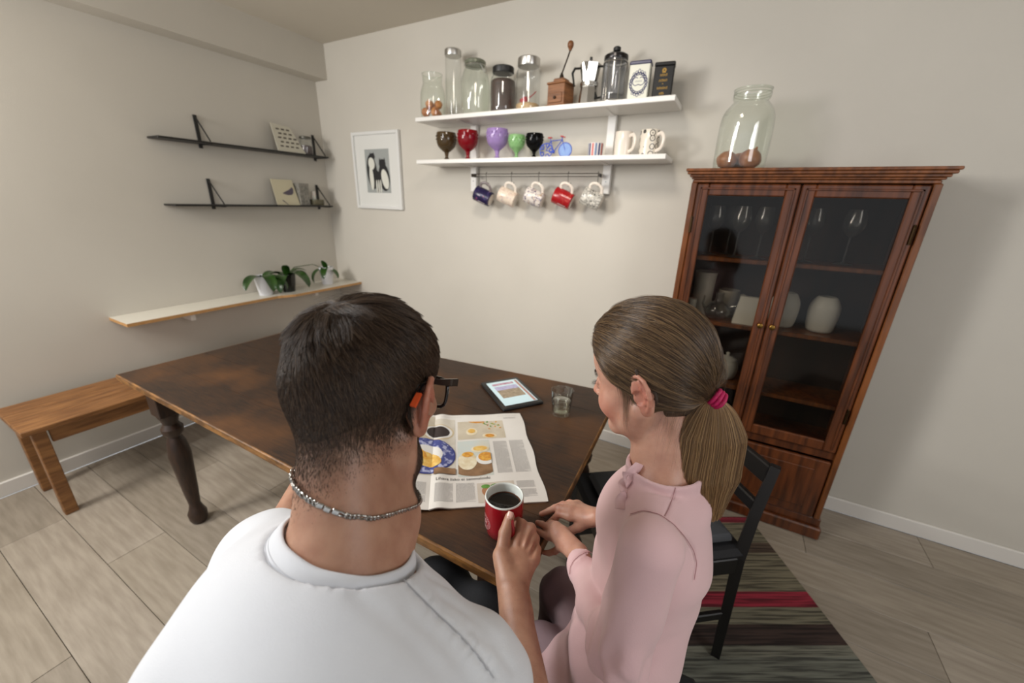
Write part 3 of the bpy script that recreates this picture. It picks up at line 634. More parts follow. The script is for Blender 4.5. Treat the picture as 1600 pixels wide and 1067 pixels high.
orchid(-2.715, 1.975, 'orchid in a white pot at the right end of the ledge', wp,
       [((-.2, -1), .18, .050, 2.6, .45), ((.7, -.75), .17, .048, 2.3, .7), ((.3, -.5), .10, .042, .6, 1.25), ((.8, .3), .13, .05, 2.0, .35), ((-.6, .6), .12, .045, 2, .6)], .052, .125,
       [(0, -.0, .11), (-.01, -.10, .16), (-.02, -.24, .155), (-.02, -.33, .09)])
orchid(-2.70, 1.650, 'orchid in a dark pot on the ledge between two white pots', mat('dark glass pot', (24, 26, 20), .2),
       [((1, .2), .24, .075, 2.3, .75), ((.7, -.9), .22, .07, 2.4, .6), ((-.1, 1), .20, .055, 2.2, .8), ((.5, 1), .15, .045, 1.8, 1.1), ((-.7, -.6), .2, .06, 2.1, .7), ((.3, -.2), .14, .05, .9, 1.2)], .052, .12)
orchid(-2.725, 1.500, 'orchid in a white pot at the left part of the ledge', wp, [((1, -.2), .22, .07, 2.6, .8), ((.3, -1), .2, .07, 2.2, .7), ((-.2, 1), .16, .06, 1.9, .9), ((.9, .8), .2, .055, 2.4, .6)], .055, .125)
# wooden bench under the ledge
bw_ = mat('honey brown pine', (150, 104, 60), .45, rgb2=(112, 72, 38), scale=8, stretch=(8, 1, 8))
t = empty('wooden_bench', (-2.6, 1.0, 0), 0, 'honey brown wooden bench along the left wall below the ledge', 'bench')
for i in range(3): MB().box(-.18 + i * .125, -.06 + i * .125, -.75, .72, .43, .455, b=.003).build('seat_board', bw_, t)
for sx_ in (-.15, .15):
    for sy_ in (-.70, .67): MB().box(sx_ - .022, sx_ + .022, sy_ - .022, sy_ + .022, 0, .43, b=.003).build('leg', bw_, t)
    MB().box(sx_ - .011, sx_ + .011, -.67, .64, .36, .43, b=.002).build('rail', bw_, t)
# ---------------------------------------------------------------- newspaper on the table
NU = np.array([0.798, 0.603]); NV = np.array([-0.603, 0.798]); NP0 = np.array([-0.4915, 0.5395])
paper = mat('newsprint', (224, 220, 213), .8, rgb2=(216, 211, 204), scale=5)
def np_h(u, v):
    """height of the sheet: right page lies flat and lifts by the spine; left page bows up"""
    if u >= 0: return .7425 + .0075 * math.exp(-((u - .020) / .022) ** 2) + .0018 * sin(u * 22 + v * 7) ** 2 + .0045 * max(0, v - .33) / .1 * math.exp(-u * 9)
    return .7425 + .016 * math.exp(-((u + .055) / .05) ** 2) * (.65 + .6 * v / .42) + .0012 * sin(v * 24) ** 2
def NPt(u, v, dz=0):
    p = NP0 + NU * u + NV * v; return (p[0], p[1], np_h(u, v) + dz)
def patch(u0, u1, v0, v1, dz, skew=0, mb=None, step=.012):
    mb = mb or MB(); nu = max(1, int(math.ceil((u1 - u0) / step))); nv = max(1, int(math.ceil((v1 - v0) / .03))); v = []; f = []
    for j in range(nv + 1):
        for i in range(nu + 1): v.append(NPt(u0 + (u1 - u0) * i / nu, v0 + (v1 - v0) * j / nv, dz))
    for j in range(nv):
        for i in range(nu): a = j * (nu + 1) + i; f.append((a, a + 1, a + nu + 2, a + nu + 1))
    return mb.add(v, f)
news = empty('newspaper', (0, 0, 0), 0, 'open newspaper with food photographs spread on the dark table', 'newspaper')
def page(u0, u1, v1, name, dz=0, th=.0006):
    nu, nv = 40, 24; v = []; f = []
    for s_ in (0, -th):
        for j in range(nv + 1):
            for i in range(nu + 1):
                u = u0 + (u1 - u0) * i / nu; vv_ = v1 * j / nv
                wob = .0025 * sin(vv_ * 40) if i == nu and u1 > 0 else 0
                v.append(NPt(u + wob, vv_, s_ + dz))
    n = (nu + 1) * (nv + 1)
    for j in range(nv):
        for i in range(nu):
            a = j * (nu + 1) + i; f.append((a, a + 1, a + nu + 2, a + nu + 1)); f.append((n + a, n + a + nu + 1, n + a + nu + 2, n + a + 1))
    for i in range(nu): f.append((i, n + i, n + i + 1, i + 1)); a = nv * (nu + 1) + i; f.append((a, a + 1, n + a + 1, n + a))
    for j in range(nv): a = j * (nu + 1); f.append((a, a + nu + 1, n + a + nu + 1, n + a)); a += nu; f.append((a, n + a, n + a + nu + 1, a + nu + 1))
    return MB().add(v, f).build(name, paper, news, smooth=60)
rp = page(0, .279, .412, 'right_page'); lp = page(-.275, 0, .412, 'left_page')
for k in range(3): page(.001, .2775 - k * .0015, .409 - k * .001, 'under_page', -.0009 * (k + 1), .0005)
tan = mat('photo cream cloth', (206, 196, 176), .75, rgb2=(190, 178, 156), scale=18)
cream2 = mat('photo light tablecloth', (214, 208, 196), .75, rgb2=(202, 194, 178), scale=20)
coffee = mat('photo black coffee', (52, 42, 40), .7); whitep = mat('photo white china', (226, 224, 220), .75)
bluep = mat('photo blue china', (70, 78, 142), .75, rgb2=(178, 182, 214), scale=70, lo=.5, hi=.62)
bluep2 = mat('photo deep blue', (52, 60, 128), .75)
yell = mat('photo pastry', (214, 158, 58), .75, rgb2=(232, 200, 120), scale=60); orng = mat('photo orange sauce', (196, 120, 40), .75, rgb2=(226, 176, 74), scale=90)
brn = mat('photo wooden board', (150, 116, 84), .75, rgb2=(120, 90, 62), scale=30); crm = mat('photo whipped cream', (232, 222, 196), .75, rgb2=(214, 196, 158), scale=60)
greenp = mat('photo herbs', (84, 132, 52), .75, rgb2=(120, 170, 80), scale=60); bluel = mat('photo pale blue', (196, 206, 204), .75, rgb2=(206, 204, 190), scale=14); lilac = mat('photo shade', (150, 150, 150), .75)
def disc(cu, cv, ru, rv, dz, m, name, parent, u0=-9, u1=9, v0=-9, v1=9, n=28, tilt=0):
    p = []
    for k in range(n):
        a = 2 * pi * k / n; x, y_ = ru * cos(a), rv * sin(a); u, v_ = cu + x * cos(tilt) - y_ * sin(tilt), cv + x * sin(tilt) + y_ * cos(tilt)
        p.append((min(max(u, u0), u1), min(max(v_, v0), v1)))
    cu_, cv_ = min(max(cu, u0), u1), min(max(cv, v0), v1)
    mb = MB(); v = []; f = []; rings = 6
    for j in range(rings + 1):
        for (u, v_) in p: v.append(NPt(cu_ + (u - cu_) * j / rings, cv_ + (v_ - cv_) * j / rings, dz))
    for j in range(rings):
        for k in range(n): f.append((j * n + k, j * n + (k + 1) % n, (j + 1) * n + (k + 1) % n, (j + 1) * n + k))
    return mb.add(v, f).build(name, m, parent, smooth=60)
# big photo running over the spine: coffee cup and blue plate
Z0 = .0004
ph = patch(.0, .062, .118, .385, Z0).build('photo', cream2, rp); ph2 = patch(-.20, 0, .118, .40, Z0).build('photo', tan, lp)
for (pp, a, b) in ((rp, 0, .062), (lp, -.2, 0)):
    disc(.012, .312, .047, .042, Z0 * 2, mat('photo saucer', (204, 186, 150), .75), 'printed_saucer', pp, a, b)
    disc(.012, .312, .042, .037, Z0 * 2.6, whitep, 'printed_cup', pp, a, b); disc(.012, .312, .034, .030, Z0 * 3.2, coffee, 'printed_coffee', pp, a, b)
    disc(-.020, .198, .083, .078, Z0 * 3.8, bluep2, 'printed_plate_rim', pp, a, b, .118, .385); disc(-.020, .198, .079, .074, Z0 * 4.4, bluep, 'printed_plate_band', pp, a, b, .118, .385)
    disc(-.020, .198, .048, .045, Z0 * 5, whitep, 'printed_plate', pp, a, b)
    disc(-.018, .180, .046, .028, Z0 * 5.6, yell, 'printed_pastry', pp, a, b, tilt=-.5); disc(-.036, .205, .030, .014, Z0 * 6.2, orng, 'printed_filling', pp, a, b, tilt=-.9)
patch(.006, .062, .116, .140, Z0 * 7).build('printed_board', brn, rp)
# photo 1
q = patch(.070, .213, .274, .371, Z0).build('photo', tan, rp)
disc(.130, .372, .026, .012, Z0 * 2, orng, 'printed_bowl', q, .072, .212, .275, .370); disc(.112, .312, .017, .020, Z0 * 2, crm, 'printed_cream', q); disc(.112, .316, .011, .012, Z0 * 3, yell, 'printed_berries', q)
disc(.165, .288, .022, .013, Z0 * 2, crm, 'printed_cream', q, .072, .212, .275, .370); disc(.165, .288, .014, .009, Z0 * 3, orng, 'printed_berries', q, .072, .212, .275, .370)
rr = random.Random(3)
for k in range(16): disc(.150 + rr.random() * .058, .325 + rr.random() * .042, .0045, .0022, Z0 * (2 + .1 * k), greenp if k % 2 else mat('photo red leaf', (176, 120, 90), .75) if k == 0 else orng, 'printed_leaf', q, tilt=rr.random() * 3)
# photo 2
q = patch(.068, .160, .107, .266, Z0).build('photo', bluel, rp)
disc(.114, .138, .060, .030, Z0 * 2, brn, 'printed_board', q, .069, .159, .108, .265)
disc(.094, .172, .026, .038, Z0 * 3, crm, 'printed_glass', q, .069, .159); disc(.096, .200, .016, .012, Z0 * 4, orng, 'printed_berries', q)
disc(.132, .222, .026, .016, Z0 * 3, crm, 'printed_cream', q, .069, .159); disc(.132, .224, .020, .011, Z0 * 4, yell, 'printed_berries', q, .069, .159)
disc(.144, .176, .026, .026, Z0 * 5, whitep, 'printed_bowl', q, .069, .159); disc(.145, .184, .021, .020, Z0 * 6, orng, 'printed_berries', q, .069, .159)
# photo 3
q = patch(.114, .207, .011, .080, Z0).build('photo', mat('photo beige', (196, 184, 168), .75, rgb2=(204, 194, 180), scale=20), rp)
for k in range(3):
    disc(.135 + k * .024, .050, .010, .016, Z0 * 2, mat('photo bread', (170, 120, 84), .75) if k == 0 else brn, 'printed_bread', q); disc(.135 + k * .024, .066, .011, .007, Z0 * 3, greenp, 'printed_herbs', q)
# left page photo
patch(-.092, -.066, .025, .085, Z0).build('photo', mat('photo blue grey', (170, 182, 200), .75), lp)
# text columns: rows of short printed dashes
inkm = mat('newspaper ink', (152, 149, 147), .8)
def column(u0, u1, v0, v1, parent, bold=0, seed=0):
    r_ = random.Random(seed); mb = MB(); v_ = v1
    while v_ > v0 + .001:
        u = u0; ue = u1 - (r_.random() * .5 * (u1 - u0) if r_.random() < .16 else 0)
        while u < ue - .001:
            wl = min(.002 + r_.random() * .0055, ue - u); h_ = .00085
            mb.add([NPt(u, v_ - h_, Z0), NPt(u + wl, v_ - h_, Z0), NPt(u + wl, v_, Z0), NPt(u, v_, Z0)], [(0, 1, 2, 3)]); u += wl + .0009
        v_ -= .0024
    return mb.build('text_column', inkm, parent, smooth=0)
cols = [(.171, .211, .112, .258), (.219, .260, .112, .258), (.011, .055, .018, .083), (.062, .108, .015, .083), (.214, .259, .052, .078), (.214, .259, .019, .047), (.217, .258, .378, .386), (.02, .08, .394, .397), (.2, .262, .394, .397)]
for k, c in enumerate(cols): column(*c, rp, seed=k)
for k, c in enumerate([(-.055, -.010, .024, .090), (-.062, -.058, .03, .09)][:1]): column(*c, lp, seed=40 + k)
for k in range(3): column(-.26 + k * .052, -.215 + k * .052, .02, .10, lp, seed=50 + k) if k == 0 else None
fc = bpy.data.curves.new('headline', 'FONT'); fc.body = 'Lihava lisko ei sammaloidu'; fc.size = .0150; fc.resolution_u = 3; fc.fill_mode = 'FRONT'
ho = bpy.data.objects.new('headline', fc); sc.collection.objects.link(ho)
bpy.context.view_layer.update()
me = bpy.data.meshes.new_from_object(ho); bpy.data.objects.remove(ho)
xs = [v.co.x for v in me.vertices]; kx = .137 / max(xs)
for v in me.vertices: v.co = Vector(NPt(.012 + v.co.x * kx, .0935 + v.co.y, Z0 * 1.5))
me.materials.clear(); me.materials.append(mat('headline ink', (72, 68, 66), .8))
ho = bpy.data.objects.new('headline', me); sc.collection.objects.link(ho); ho.parent = rp

# ---------------------------------------------------------------- tablet
cor = [(-.749, 1.154), (-.653, 1.263), (-.488, 1.148), (-.571, 1.022)]
c0 = np.array([-.660, 1.088]); ux = np.array([.172, -.129]); ux = ux / np.linalg.norm(ux)
t = empty('tablet', (-.615, 1.147, .740), math.atan2(-.129, .172), 'black tablet showing a news page, lying beyond the newspaper', 'tablet')
# local x = long side, local y = short side
MB().box(-.112, .112, -.078, .078, 0, .009, b=.003).build('case', mat('tablet case', (30, 30, 32), .4), t)
MB().box(-.110, .110, -.076, .076, .009, .0096, b=.0003).build('bezel', mat('tablet glass', (22, 22, 24), .12), t)
def scr(x0, x1, y0, y1, z, c, name, e=.55, rgb2=None): return MB().box(x0, x1, y0, y1, .0092, z).build(name, mat('screen ' + name + str(c), c, .25, emit=e, rgb2=rgb2, scale=90), t, smooth=0)
scr(-.094, .092, -.062, .064, .0098, (176, 196, 200), 'screen')
scr(-.088, .090, .050, .060, .0100, (160, 120, 110), 'side_banner', .3)
scr(-.078, -.062, -.046, .040, .0100, (150, 104, 122), 'headline_block', .35, (190, 170, 180))
scr(-.052, -.022, -.046, .044, .0100, (150, 146, 176), 'picture_block', .35, (176, 172, 196))
scr(-.022, .040, -.046, .044, .0100, (126, 112, 92), 'picture_block', .35, (158, 142, 120))
# ---------------------------------------------------------------- water glass
t = empty('water_glass', (-.402, 1.112, .7402), 0, 'half full water glass standing near the right edge of the table', 'glass')
cg = glassmat('tumbler glass', (252, 253, 251), 2.2, .0)
MB().lathe(bezr([(.001, .001), (.026, .0), (.029, .004), (.030, .012), (.034, .05), (.037, .088)], 5)[:-1] + [(.037, .088), (.0362, .0885), (.0355, .087), (.0325, .05), (.0285, .014), (.001, .011)], 40).build('glass', cg, t, smooth=60)
wm = glassmat('water', (250, 251, 244), 2.6, .0)
MB().lathe([(.001, .012), (.0280, .014), (.0325, .048), (.0320, .0485), (.001, .0485)], 36).build('water', wm, t, smooth=60)
# ---------------------------------------------------------------- red coffee mug held by the man
MX, MY = -.318, .580
t = empty('coffee_mug', (MX, MY, .7405), 0, 'red mug of black coffee with white inside held by the man', 'mug')
redm = mat('red glazed porcelain', (158, 22, 34), .22, coat=.3); whi = mat('white glaze', (222, 228, 224), .2)
mr_, mh = .0405, .094
MB().lathe([(0, .004), (.026, .004), (.030, 0), (.0365, .006), (.0395, .03), (mr_, .06), (mr_, mh - .003)], 56).build('outside', redm, t, smooth=50)
MB().lathe([(mr_, mh - .003), (mr_ - .0004, mh - .0008), (mr_ - .0018, mh), (mr_ - .0034, mh - .001), (mr_ - .0040, mh - .004), (mr_ - .0042, .04), (.034, .010), (0, .007)], 56).build('inside', whi, t, smooth=50)
MB().lathe([(0, .071), (.0352, .071), (.0362, .0716)], 48).build('coffee', mat('black coffee', (14, 8, 6), .06), t, smooth=50)
MB().lathe([(.0340, .0713), (.0361, .0717), (.0364, .0722)], 48).build('coffee_edge', mat('coffee edge', (84, 44, 20), .15), t, smooth=50)
HA = R(-46)   # handle direction, toward the hand
Q = bezr([(mr_ - .002, .078), (mr_ + .014, .080), (mr_ + .024, .066), (mr_ + .024, .045), (mr_ + .014, .026), (mr_ - .002, .022)], 5)
MB().tube([(a * cos(HA), a * sin(HA), b) for a, b in Q], .005, 10, flat=1.4).build('handle', redm, t, smooth=60)
# round emblem printed in white on the red side facing the camera
em = MB(); a0 = R(-128)
def onmug(s_, z): a = a0 + s_ / mr_; r_ = mr_ + .0003; return Vector((r_ * cos(a), r_ * sin(a), z))
def mugline(mb, pts, wd):
    for i in range(len(pts) - 1):
        (x0, z0), (x1, z1) = pts[i], pts[i + 1]; l = math.hypot(x1 - x0, z1 - z0) or 1; nx_, nz_ = -(z1 - z0) / l * wd / 2, (x1 - x0) / l * wd / 2
        mb.add([onmug(x0 - nx_, z0 - nz_), onmug(x1 - nx_, z1 - nz_), onmug(x1 + nx_, z1 + nz_), onmug(x0 + nx_, z0 + nz_)], [(0, 1, 2, 3)])
for q in (.0165, .0105): mugline(em, [(q * cos(a), .040 + q * sin(a)) for a in np.linspace(0, 2 * pi, 37)], .0008)
for k in range(22):
    a = 2 * pi * k / 22; mugline(em, [(.0120 * cos(a), .040 + .0120 * sin(a)), (.0150 * cos(a + .10), .040 + .0150 * sin(a + .10))], .0011)
for k in range(5):
    a = pi / 2 + 4 * pi * k / 5; b = pi / 2 + 4 * pi * (k + 1) / 5; mugline(em, [(.007 * cos(a), .040 + .007 * sin(a)), (.007 * cos(b), .040 + .007 * sin(b))], .0010)
em.build('printed_emblem', mat('emblem print', (214, 170, 172), .4), t, smooth=0)

# ---------------------------------------------------------------- glass fronted cabinet
CX0, CX1, CY0, CY1 = -.196, .575, 1.905, 2.165
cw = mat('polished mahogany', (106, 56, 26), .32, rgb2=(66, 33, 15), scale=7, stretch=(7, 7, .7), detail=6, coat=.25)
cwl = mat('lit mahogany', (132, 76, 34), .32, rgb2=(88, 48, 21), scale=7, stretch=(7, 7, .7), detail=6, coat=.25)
cwd = mat('dark cabinet interior', (50, 30, 20), .6, rgb2=(36, 22, 15), scale=6, stretch=(6, 6, .7))
t = empty('display_cabinet', (0, 0, 0), 0, 'mahogany glass door display cabinet against the back wall', 'cabinet')
MB().box(CX0, CX0 + .02, CY0 + .022, CY1, .09, 1.52, b=.002).build('side_panel', cw, t)
MB().box(CX1 - .02, CX1, CY0 + .022, CY1, .09, 1.52, b=.002).build('side_panel', cw, t)
MB().box(CX0 + .02, CX1 - .02, CY1 - .012, CY1 - .002, .09, 1.52).build('back_panel', cwd, t)
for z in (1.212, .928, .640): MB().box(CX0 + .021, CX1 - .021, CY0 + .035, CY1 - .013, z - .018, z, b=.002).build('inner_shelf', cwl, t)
MB().box(CX0, CX1, CY0 + .022, CY1, .40, .44, b=.002).build('middle_board', cw, t)
MB().box(CX0 - .01, CX1 + .01, CY0 + .008, CY1, .06, .10, b=.004).build('plinth', cw, t)
MB().box(CX0 - .018, CX1 + .018, CY0 - .012, CY1, .0, .06, b=.006).build('base_moulding', cw, t)
co = MB()
for (d_, z0, z1) in ((-.004, 1.510, 1.522), (.004, 1.522, 1.530), (.012, 1.530, 1.540), (.022, 1.540, 1.551), (.028, 1.551, 1.562)): co.box(CX0 - d_, CX1 + d_, CY0 - d_ + .01, CY1, z0, z1, b=.0025)
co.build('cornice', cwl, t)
# face frame stiles
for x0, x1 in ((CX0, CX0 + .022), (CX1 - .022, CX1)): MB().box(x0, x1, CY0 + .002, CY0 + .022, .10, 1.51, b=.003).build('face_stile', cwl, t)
for k in range(2):
    x0 = CX0 + .024 + k * .362; x1 = x0 + .358
    dr = MB(); zb, zt = .445, 1.505; s_ = .045
    dr.box(x0, x0 + s_, CY0, CY0 + .02, zb, zt, b=.004).box(x1 - s_, x1, CY0, CY0 + .02, zb, zt, b=.004).box(x0 + s_, x1 - s_, CY0, CY0 + .02, zt - s_, zt, b=.004).box(x0 + s_, x1 - s_, CY0, CY0 + .02, zb, zb + s_, b=.004)
    dr.box(x0 + .014, x0 + .022, CY0 - .005, CY0 + .002, zb + .014, zt - .014, b=.002).box(x1 - .022, x1 - .014, CY0 - .005, CY0 + .002, zb + .014, zt - .014, b=.002).box(x0 + .014, x1 - .014, CY0 - .005, CY0 + .002, zt - .022, zt - .014, b=.002)
    d_ = dr.build('glass_door', cw, t)
    MB().box(x0 + s_ - .004, x1 - s_ + .004, CY0 + .009, CY0 + .012, zb + s_ - .004, zt - s_ + .004).build('pane', glassmat('cabinet pane', (222, 220, 216), .5), d_, smooth=0)
    hx = x0 + .004 if k == 0 else x1 - .004
    for hz in (1.34, .62): MB().tube([(hx - .004, CY0 - .003, hz - .03), (hx - .004, CY0 - .003, hz + .03)], .0055, 8).ball((hx - .004, CY0 - .003, hz + .033), .005, 8).build('hinge', mat('dark brass', (60, 44, 26), .4, .9), d_)
    kx_ = x1 - .02 if k == 0 else x0 + .02
    MB().lathe(bezr([(.001, .020), (.010, .018), (.011, .012), (.005, .006), (.006, 0)], 4), 16, Matrix.Translation((kx_, CY0, .95)) @ Matrix.Rotation(pi / 2, 4, 'X')).build('door_knob', mat('brass', (150, 116, 60), .3, 1), d_)
    ld = MB().box(x0, x1, CY0, CY0 + .02, .104, .395, b=.004).box(x0 + .05, x1 - .05, CY0 - .006, CY0, .15, .35, b=.005).build('lower_door', cw, t)
    MB().ball((kx_, CY0 - .008, .26), .009).build('door_knob', mat('brass2', (150, 116, 60), .3, 1), ld)
# jar on the cabinet with onions
t = jar(-.040, 1.985, 1.5625, [(.084, 0), (.094, .008), (.096, .06), (.096, .16), (.088, .205), (.068, .235), (.060, .245), (.066, .258), (.066, .285)], 'big open glass jar of brown onions on top of the cabinet', m=gl2)
MB().tube([(.064 * cos(a), .064 * sin(a), .262 + .0015 * a) for a in np.linspace(0, 4 * pi, 49)], .002, 6).build('screw_thread', gl2, t)
on2 = mat('brown onion skin', (168, 106, 62), .4, rgb2=(126, 70, 34), scale=24, stretch=(1, 1, .2))
for i, (dx, dy, r, lab) in enumerate([(-.045, -.03, .038, 'flat brown onion at the left inside the big jar'), (.038, -.035, .041, 'round brown onion at the right inside the big jar'), (0, .045, .038, 'brown onion at the back inside the big jar')]):
    o = MB().lathe(bezr([(.001, -r * .80), (r * .6, -r * .72), (r * 1.02, 0), (r * .66, r * .66), (r * .18, r * .92), (.003, r * 1.15)], 4), 24).build('onion', on2, smooth=60)
    o.location = (-.040 + dx, 1.985 + dy, 1.5655 + r * .8); o.rotation_euler = (.3 * i, .2, i); tag(o, lab, 'onion', 'onions in the big jar')
# cabinet contents
cgl = glassmat('crystal', (206, 208, 208), 2.4, .05)
def wine(x, y, z, h, r, label):
    t = empty('wine_glass', (x, y, z), 0, label, 'wine glass', 'wine glasses on the top cabinet shelf')
    MB().lathe(bezr([(.003, h * .50), (r * .6, h * .56), (r, h * .70), (r * .97, h * .85), (r * .82, h)], 5), 28).build('bowl', cgl, t, smooth=60)
    MB().lathe(bezr([(.001, .002), (r * .85, .001), (r * .8, .003), (.006, .010), (.0035, .03), (.0035, h * .45), (.006, h * .5)], 4), 20).build('stem', cgl, t, smooth=60)
wl = ['tall wine glass nearest the left cabinet stile', 'wine glass in the middle of the top cabinet shelf', 'wine glass behind the two front ones in the cabinet', 'wine glass right of the middle on the top cabinet shelf', 'wine glass behind the right cabinet door', 'wine glass farthest right in the cabinet']
for i, (x, y) in enumerate([(-.085, 2.02), (.015, 1.99), (-.02, 2.10), (.10, 2.00), (.27, 2.02), (.40, 2.03)]): wine(x, y, 1.2125, .21, .036, wl[i])
wcer = mat('white ceramic', (206, 204, 196), .4)
t = tag(MB().lathe(bezr([(.001, 0), (.042, 0), (.045, .004), (.043, .10), (.046, .19), (.050, .200), (.040, .198), (.001, .19)], 4), 30).build('white_vase', wcer, smooth=50, loc=(-.080, 2.075, .9285)), 'tall white ceramic vase at the left of the middle cabinet shelf', 'vase')
t = empty('candle_holder', (-.115, 1.985, .9285), 0, 'small white candle on a white saucer in front of the tall vase', 'candle')
MB().lathe([(0, 0), (.030, 0), (.036, .008), (.034, .009), (.026, .004), (0, .004)], 24).build('saucer', wcer, t); MB().lathe([(0, .004), (.020, .004), (.020, .082), (0, .083)], 20).build('candle', wcer, t)
mug('mug', (.030, 2.085, .9285), .044, .125, mat('greige stoneware', (150, 144, 132), .5), 'tall greige mug behind the glass teapot in the cabinet', R(0), taper=.8)
t = empty('glass_teapot', (-.005, 2.005, .9285), 0, 'round clear glass teapot in front of the greige mug', 'teapot')
MB().lathe(bezr([(.001, 0), (.032, .001), (.052, .022), (.054, .045), (.036, .072), (.018, .082), (.016, .11), (.020, .122)], 5), 30).build('body', cgl, t, smooth=60)
MB().tube([(-.05, 0, .04), (-.065, 0, .06), (-.062, 0, .10)], [.007, .005, .004], 8).tube([(.05, 0, .06), (.075, 0, .07), (.07, 0, .03), (.05, 0, .02)], .0035, 8).build('spout_and_handle', cgl, t)
tag(MB().add([(0, -.03, 0), (.09, -.03, 0), (.09, .03, 0), (0, .03, 0), (.014, -.012, .12), (.09, -.012, .12), (.09, .012, .12), (.014, .012, .12)], [(0, 3, 2, 1), (4, 5, 6, 7), (0, 1, 5, 4), (2, 3, 7, 6), (1, 2, 6, 5), (0, 4, 7, 3)]).build('paper_bag', mat('white paper', (222, 218, 206), .7), smooth=0, loc=(.062, 1.99, .9285)), 'small white folded paper bag on the middle cabinet shelf', 'bag')
t = tag(MB().lathe(bezr([(.001, 0), (.030, 0), (.034, .006), (.060, .05), (.072, .085), (.068, .085), (.055, .05), (.03, .010), (.001, .008)], 4), 30).build('bowl', mat('grey glazed bowl', (150, 154, 152), .3), smooth=50, loc=(-.045, 2.04, .6405)), 'grey white bowl on the lower cabinet shelf behind the girl', 'bowl')
t = empty('sugar_jar', (.080, 2.03, .6405), 0, 'white lidded jar on the lower cabinet shelf', 'jar')
MB().lathe(bezr([(.001, 0), (.036, 0), (.050, .02), (.054, .05), (.046, .082), (.040, .092)], 4), 30).build('body', wcer, t); MB().lathe(bezr([(.042, .092), (.040, .097), (.020, .108), (.007, .112), (.009, .124), (.001, .13)], 4), 24).build('lid', wcer, t)
t = empty('serving_dish', (.02, 2.035, .4405), 0, 'dark casserole at the bottom of the glazed cabinet', 'casserole')
MB().lathe(bezr([(.001, 0), (.08, 0), (.095, .02), (.096, .09), (.092, .09), (.09, .02), (.001, .01)], 4), 30).build('pot', mat('dark pot', (30, 34, 38), .3), t); MB().lathe(bezr([(.096, .09), (.08, .108), (.02, .118), (.012, .13), (.001, .134)], 4), 30).build('lid', mat('dark pot lid', (34, 40, 46), .3), t)
for i, x in enumerate((.25, .39)):
    tag(MB().lathe(bezr([(.001, 0), (.036, 0), (.05, .02), (.055, .1), (.04, .14), (.03, .15)], 4), 28).build('white_vase', wcer, smooth=50, loc=(x, 2.04, .9285)), ['white rounded vase behind the right cabinet door, left one', 'white rounded vase behind the right cabinet door, right one'][i], 'vase', 'round vases in the right half of the cabinet')
# ---------------------------------------------------------------- chairs
bw2 = mat('black painted wood', (20, 18, 18), .4); seatm = mat('black seat fabric', (22, 22, 25), .8, bump=.3, bscale=200); cush = mat('grey seat cushion', (66, 68, 72), .9, bump=.3, bscale=150)
def chair(name, loc, rz, label, seatmat, group=None):
    """faces local +Y"""
    t = empty(name, loc, rz, label, 'chair', 'black wooden dining chairs')
    for sx_ in (-1, 1):
        MB().tube([(sx_ * .195, .19, 0), (sx_ * .195, .19, .43)], [.016, .021], 4).build('front_leg', bw2, t, smooth=0)
        MB().tube([(sx_ * .195, -.20, 0), (sx_ * .19, -.185, .43), (sx_ * .185, -.20, .58), (sx_ * .182, -.225, .74)], [.019, .022, .020, .017], 4).build('back_post', bw2, t, smooth=0)
        MB().box(sx_ * .19 - .010, sx_ * .19 + .010, -.18, .18, .37, .43, b=.003).build('side_rail', bw2, t); MB().box(sx_ * .19 - .008, sx_ * .19 + .008, -.18, .18, .17, .20, b=.003).build('stretcher', bw2, t)
    MB().box(-.18, .18, .18, .20, .37, .43, b=.003).build('front_rail', bw2, t); MB().box(-.18, .18, -.195, -.175, .37, .43, b=.003).build('back_rail', bw2, t)
    for z, y_, h_ in ((.705, -.220, .06), (.60, -.204, .04)): MB().box(-.175, .175, y_ - .01, y_ + .01, z - h_ / 2, z + h_ / 2, b=.004).build('back_slat', bw2, t)
    MB().box(-.205, .205, -.20, .215, .43, .462, b=.014).build('seat', seatmat, t)
    return t
chA = chair('dining_chair', (-.070, 1.155, .007), R(127.7), 'black wooden chair beyond the girl at the right side of the table', seatm)
tag(MB().box(-.17, .17, -.165, .175, 0, .030, b=.013).build('seat_cushion', cush, smooth=60, loc=(-.062, 1.155, .007 + .463)), 'grey cushion on the black chair behind the girl', 'cushion').rotation_euler = (0, 0, R(127.7))
st = empty('stool', (-.035, .510, .002), R(4), 'black padded stool the girl is sitting on', 'stool')
MB().box(-.165, .165, -.165, .165, .425, .468, b=.016).build('seat', seatm, st)
for a_ in (-1, 1):
    for b_ in (-1, 1): MB().tube([(a_ * .150, b_ * .150, 0), (a_ * .140, b_ * .140, .43)], [.017, .021], 4).build('leg', bw2, st, smooth=0)
    MB().box(a_ * .14 - .01, a_ * .14 + .01, -.135, .135, .37, .425, b=.003).build('rail', bw2, st); MB().box(-.135, .135, a_ * .14 - .01, a_ * .14 + .01, .37, .425, b=.003).build('rail', bw2, st)
chC = chair('dining_chair', (-.27, .0, .002), R(18), 'black wooden chair carrying the man in the white shirt', seatm)
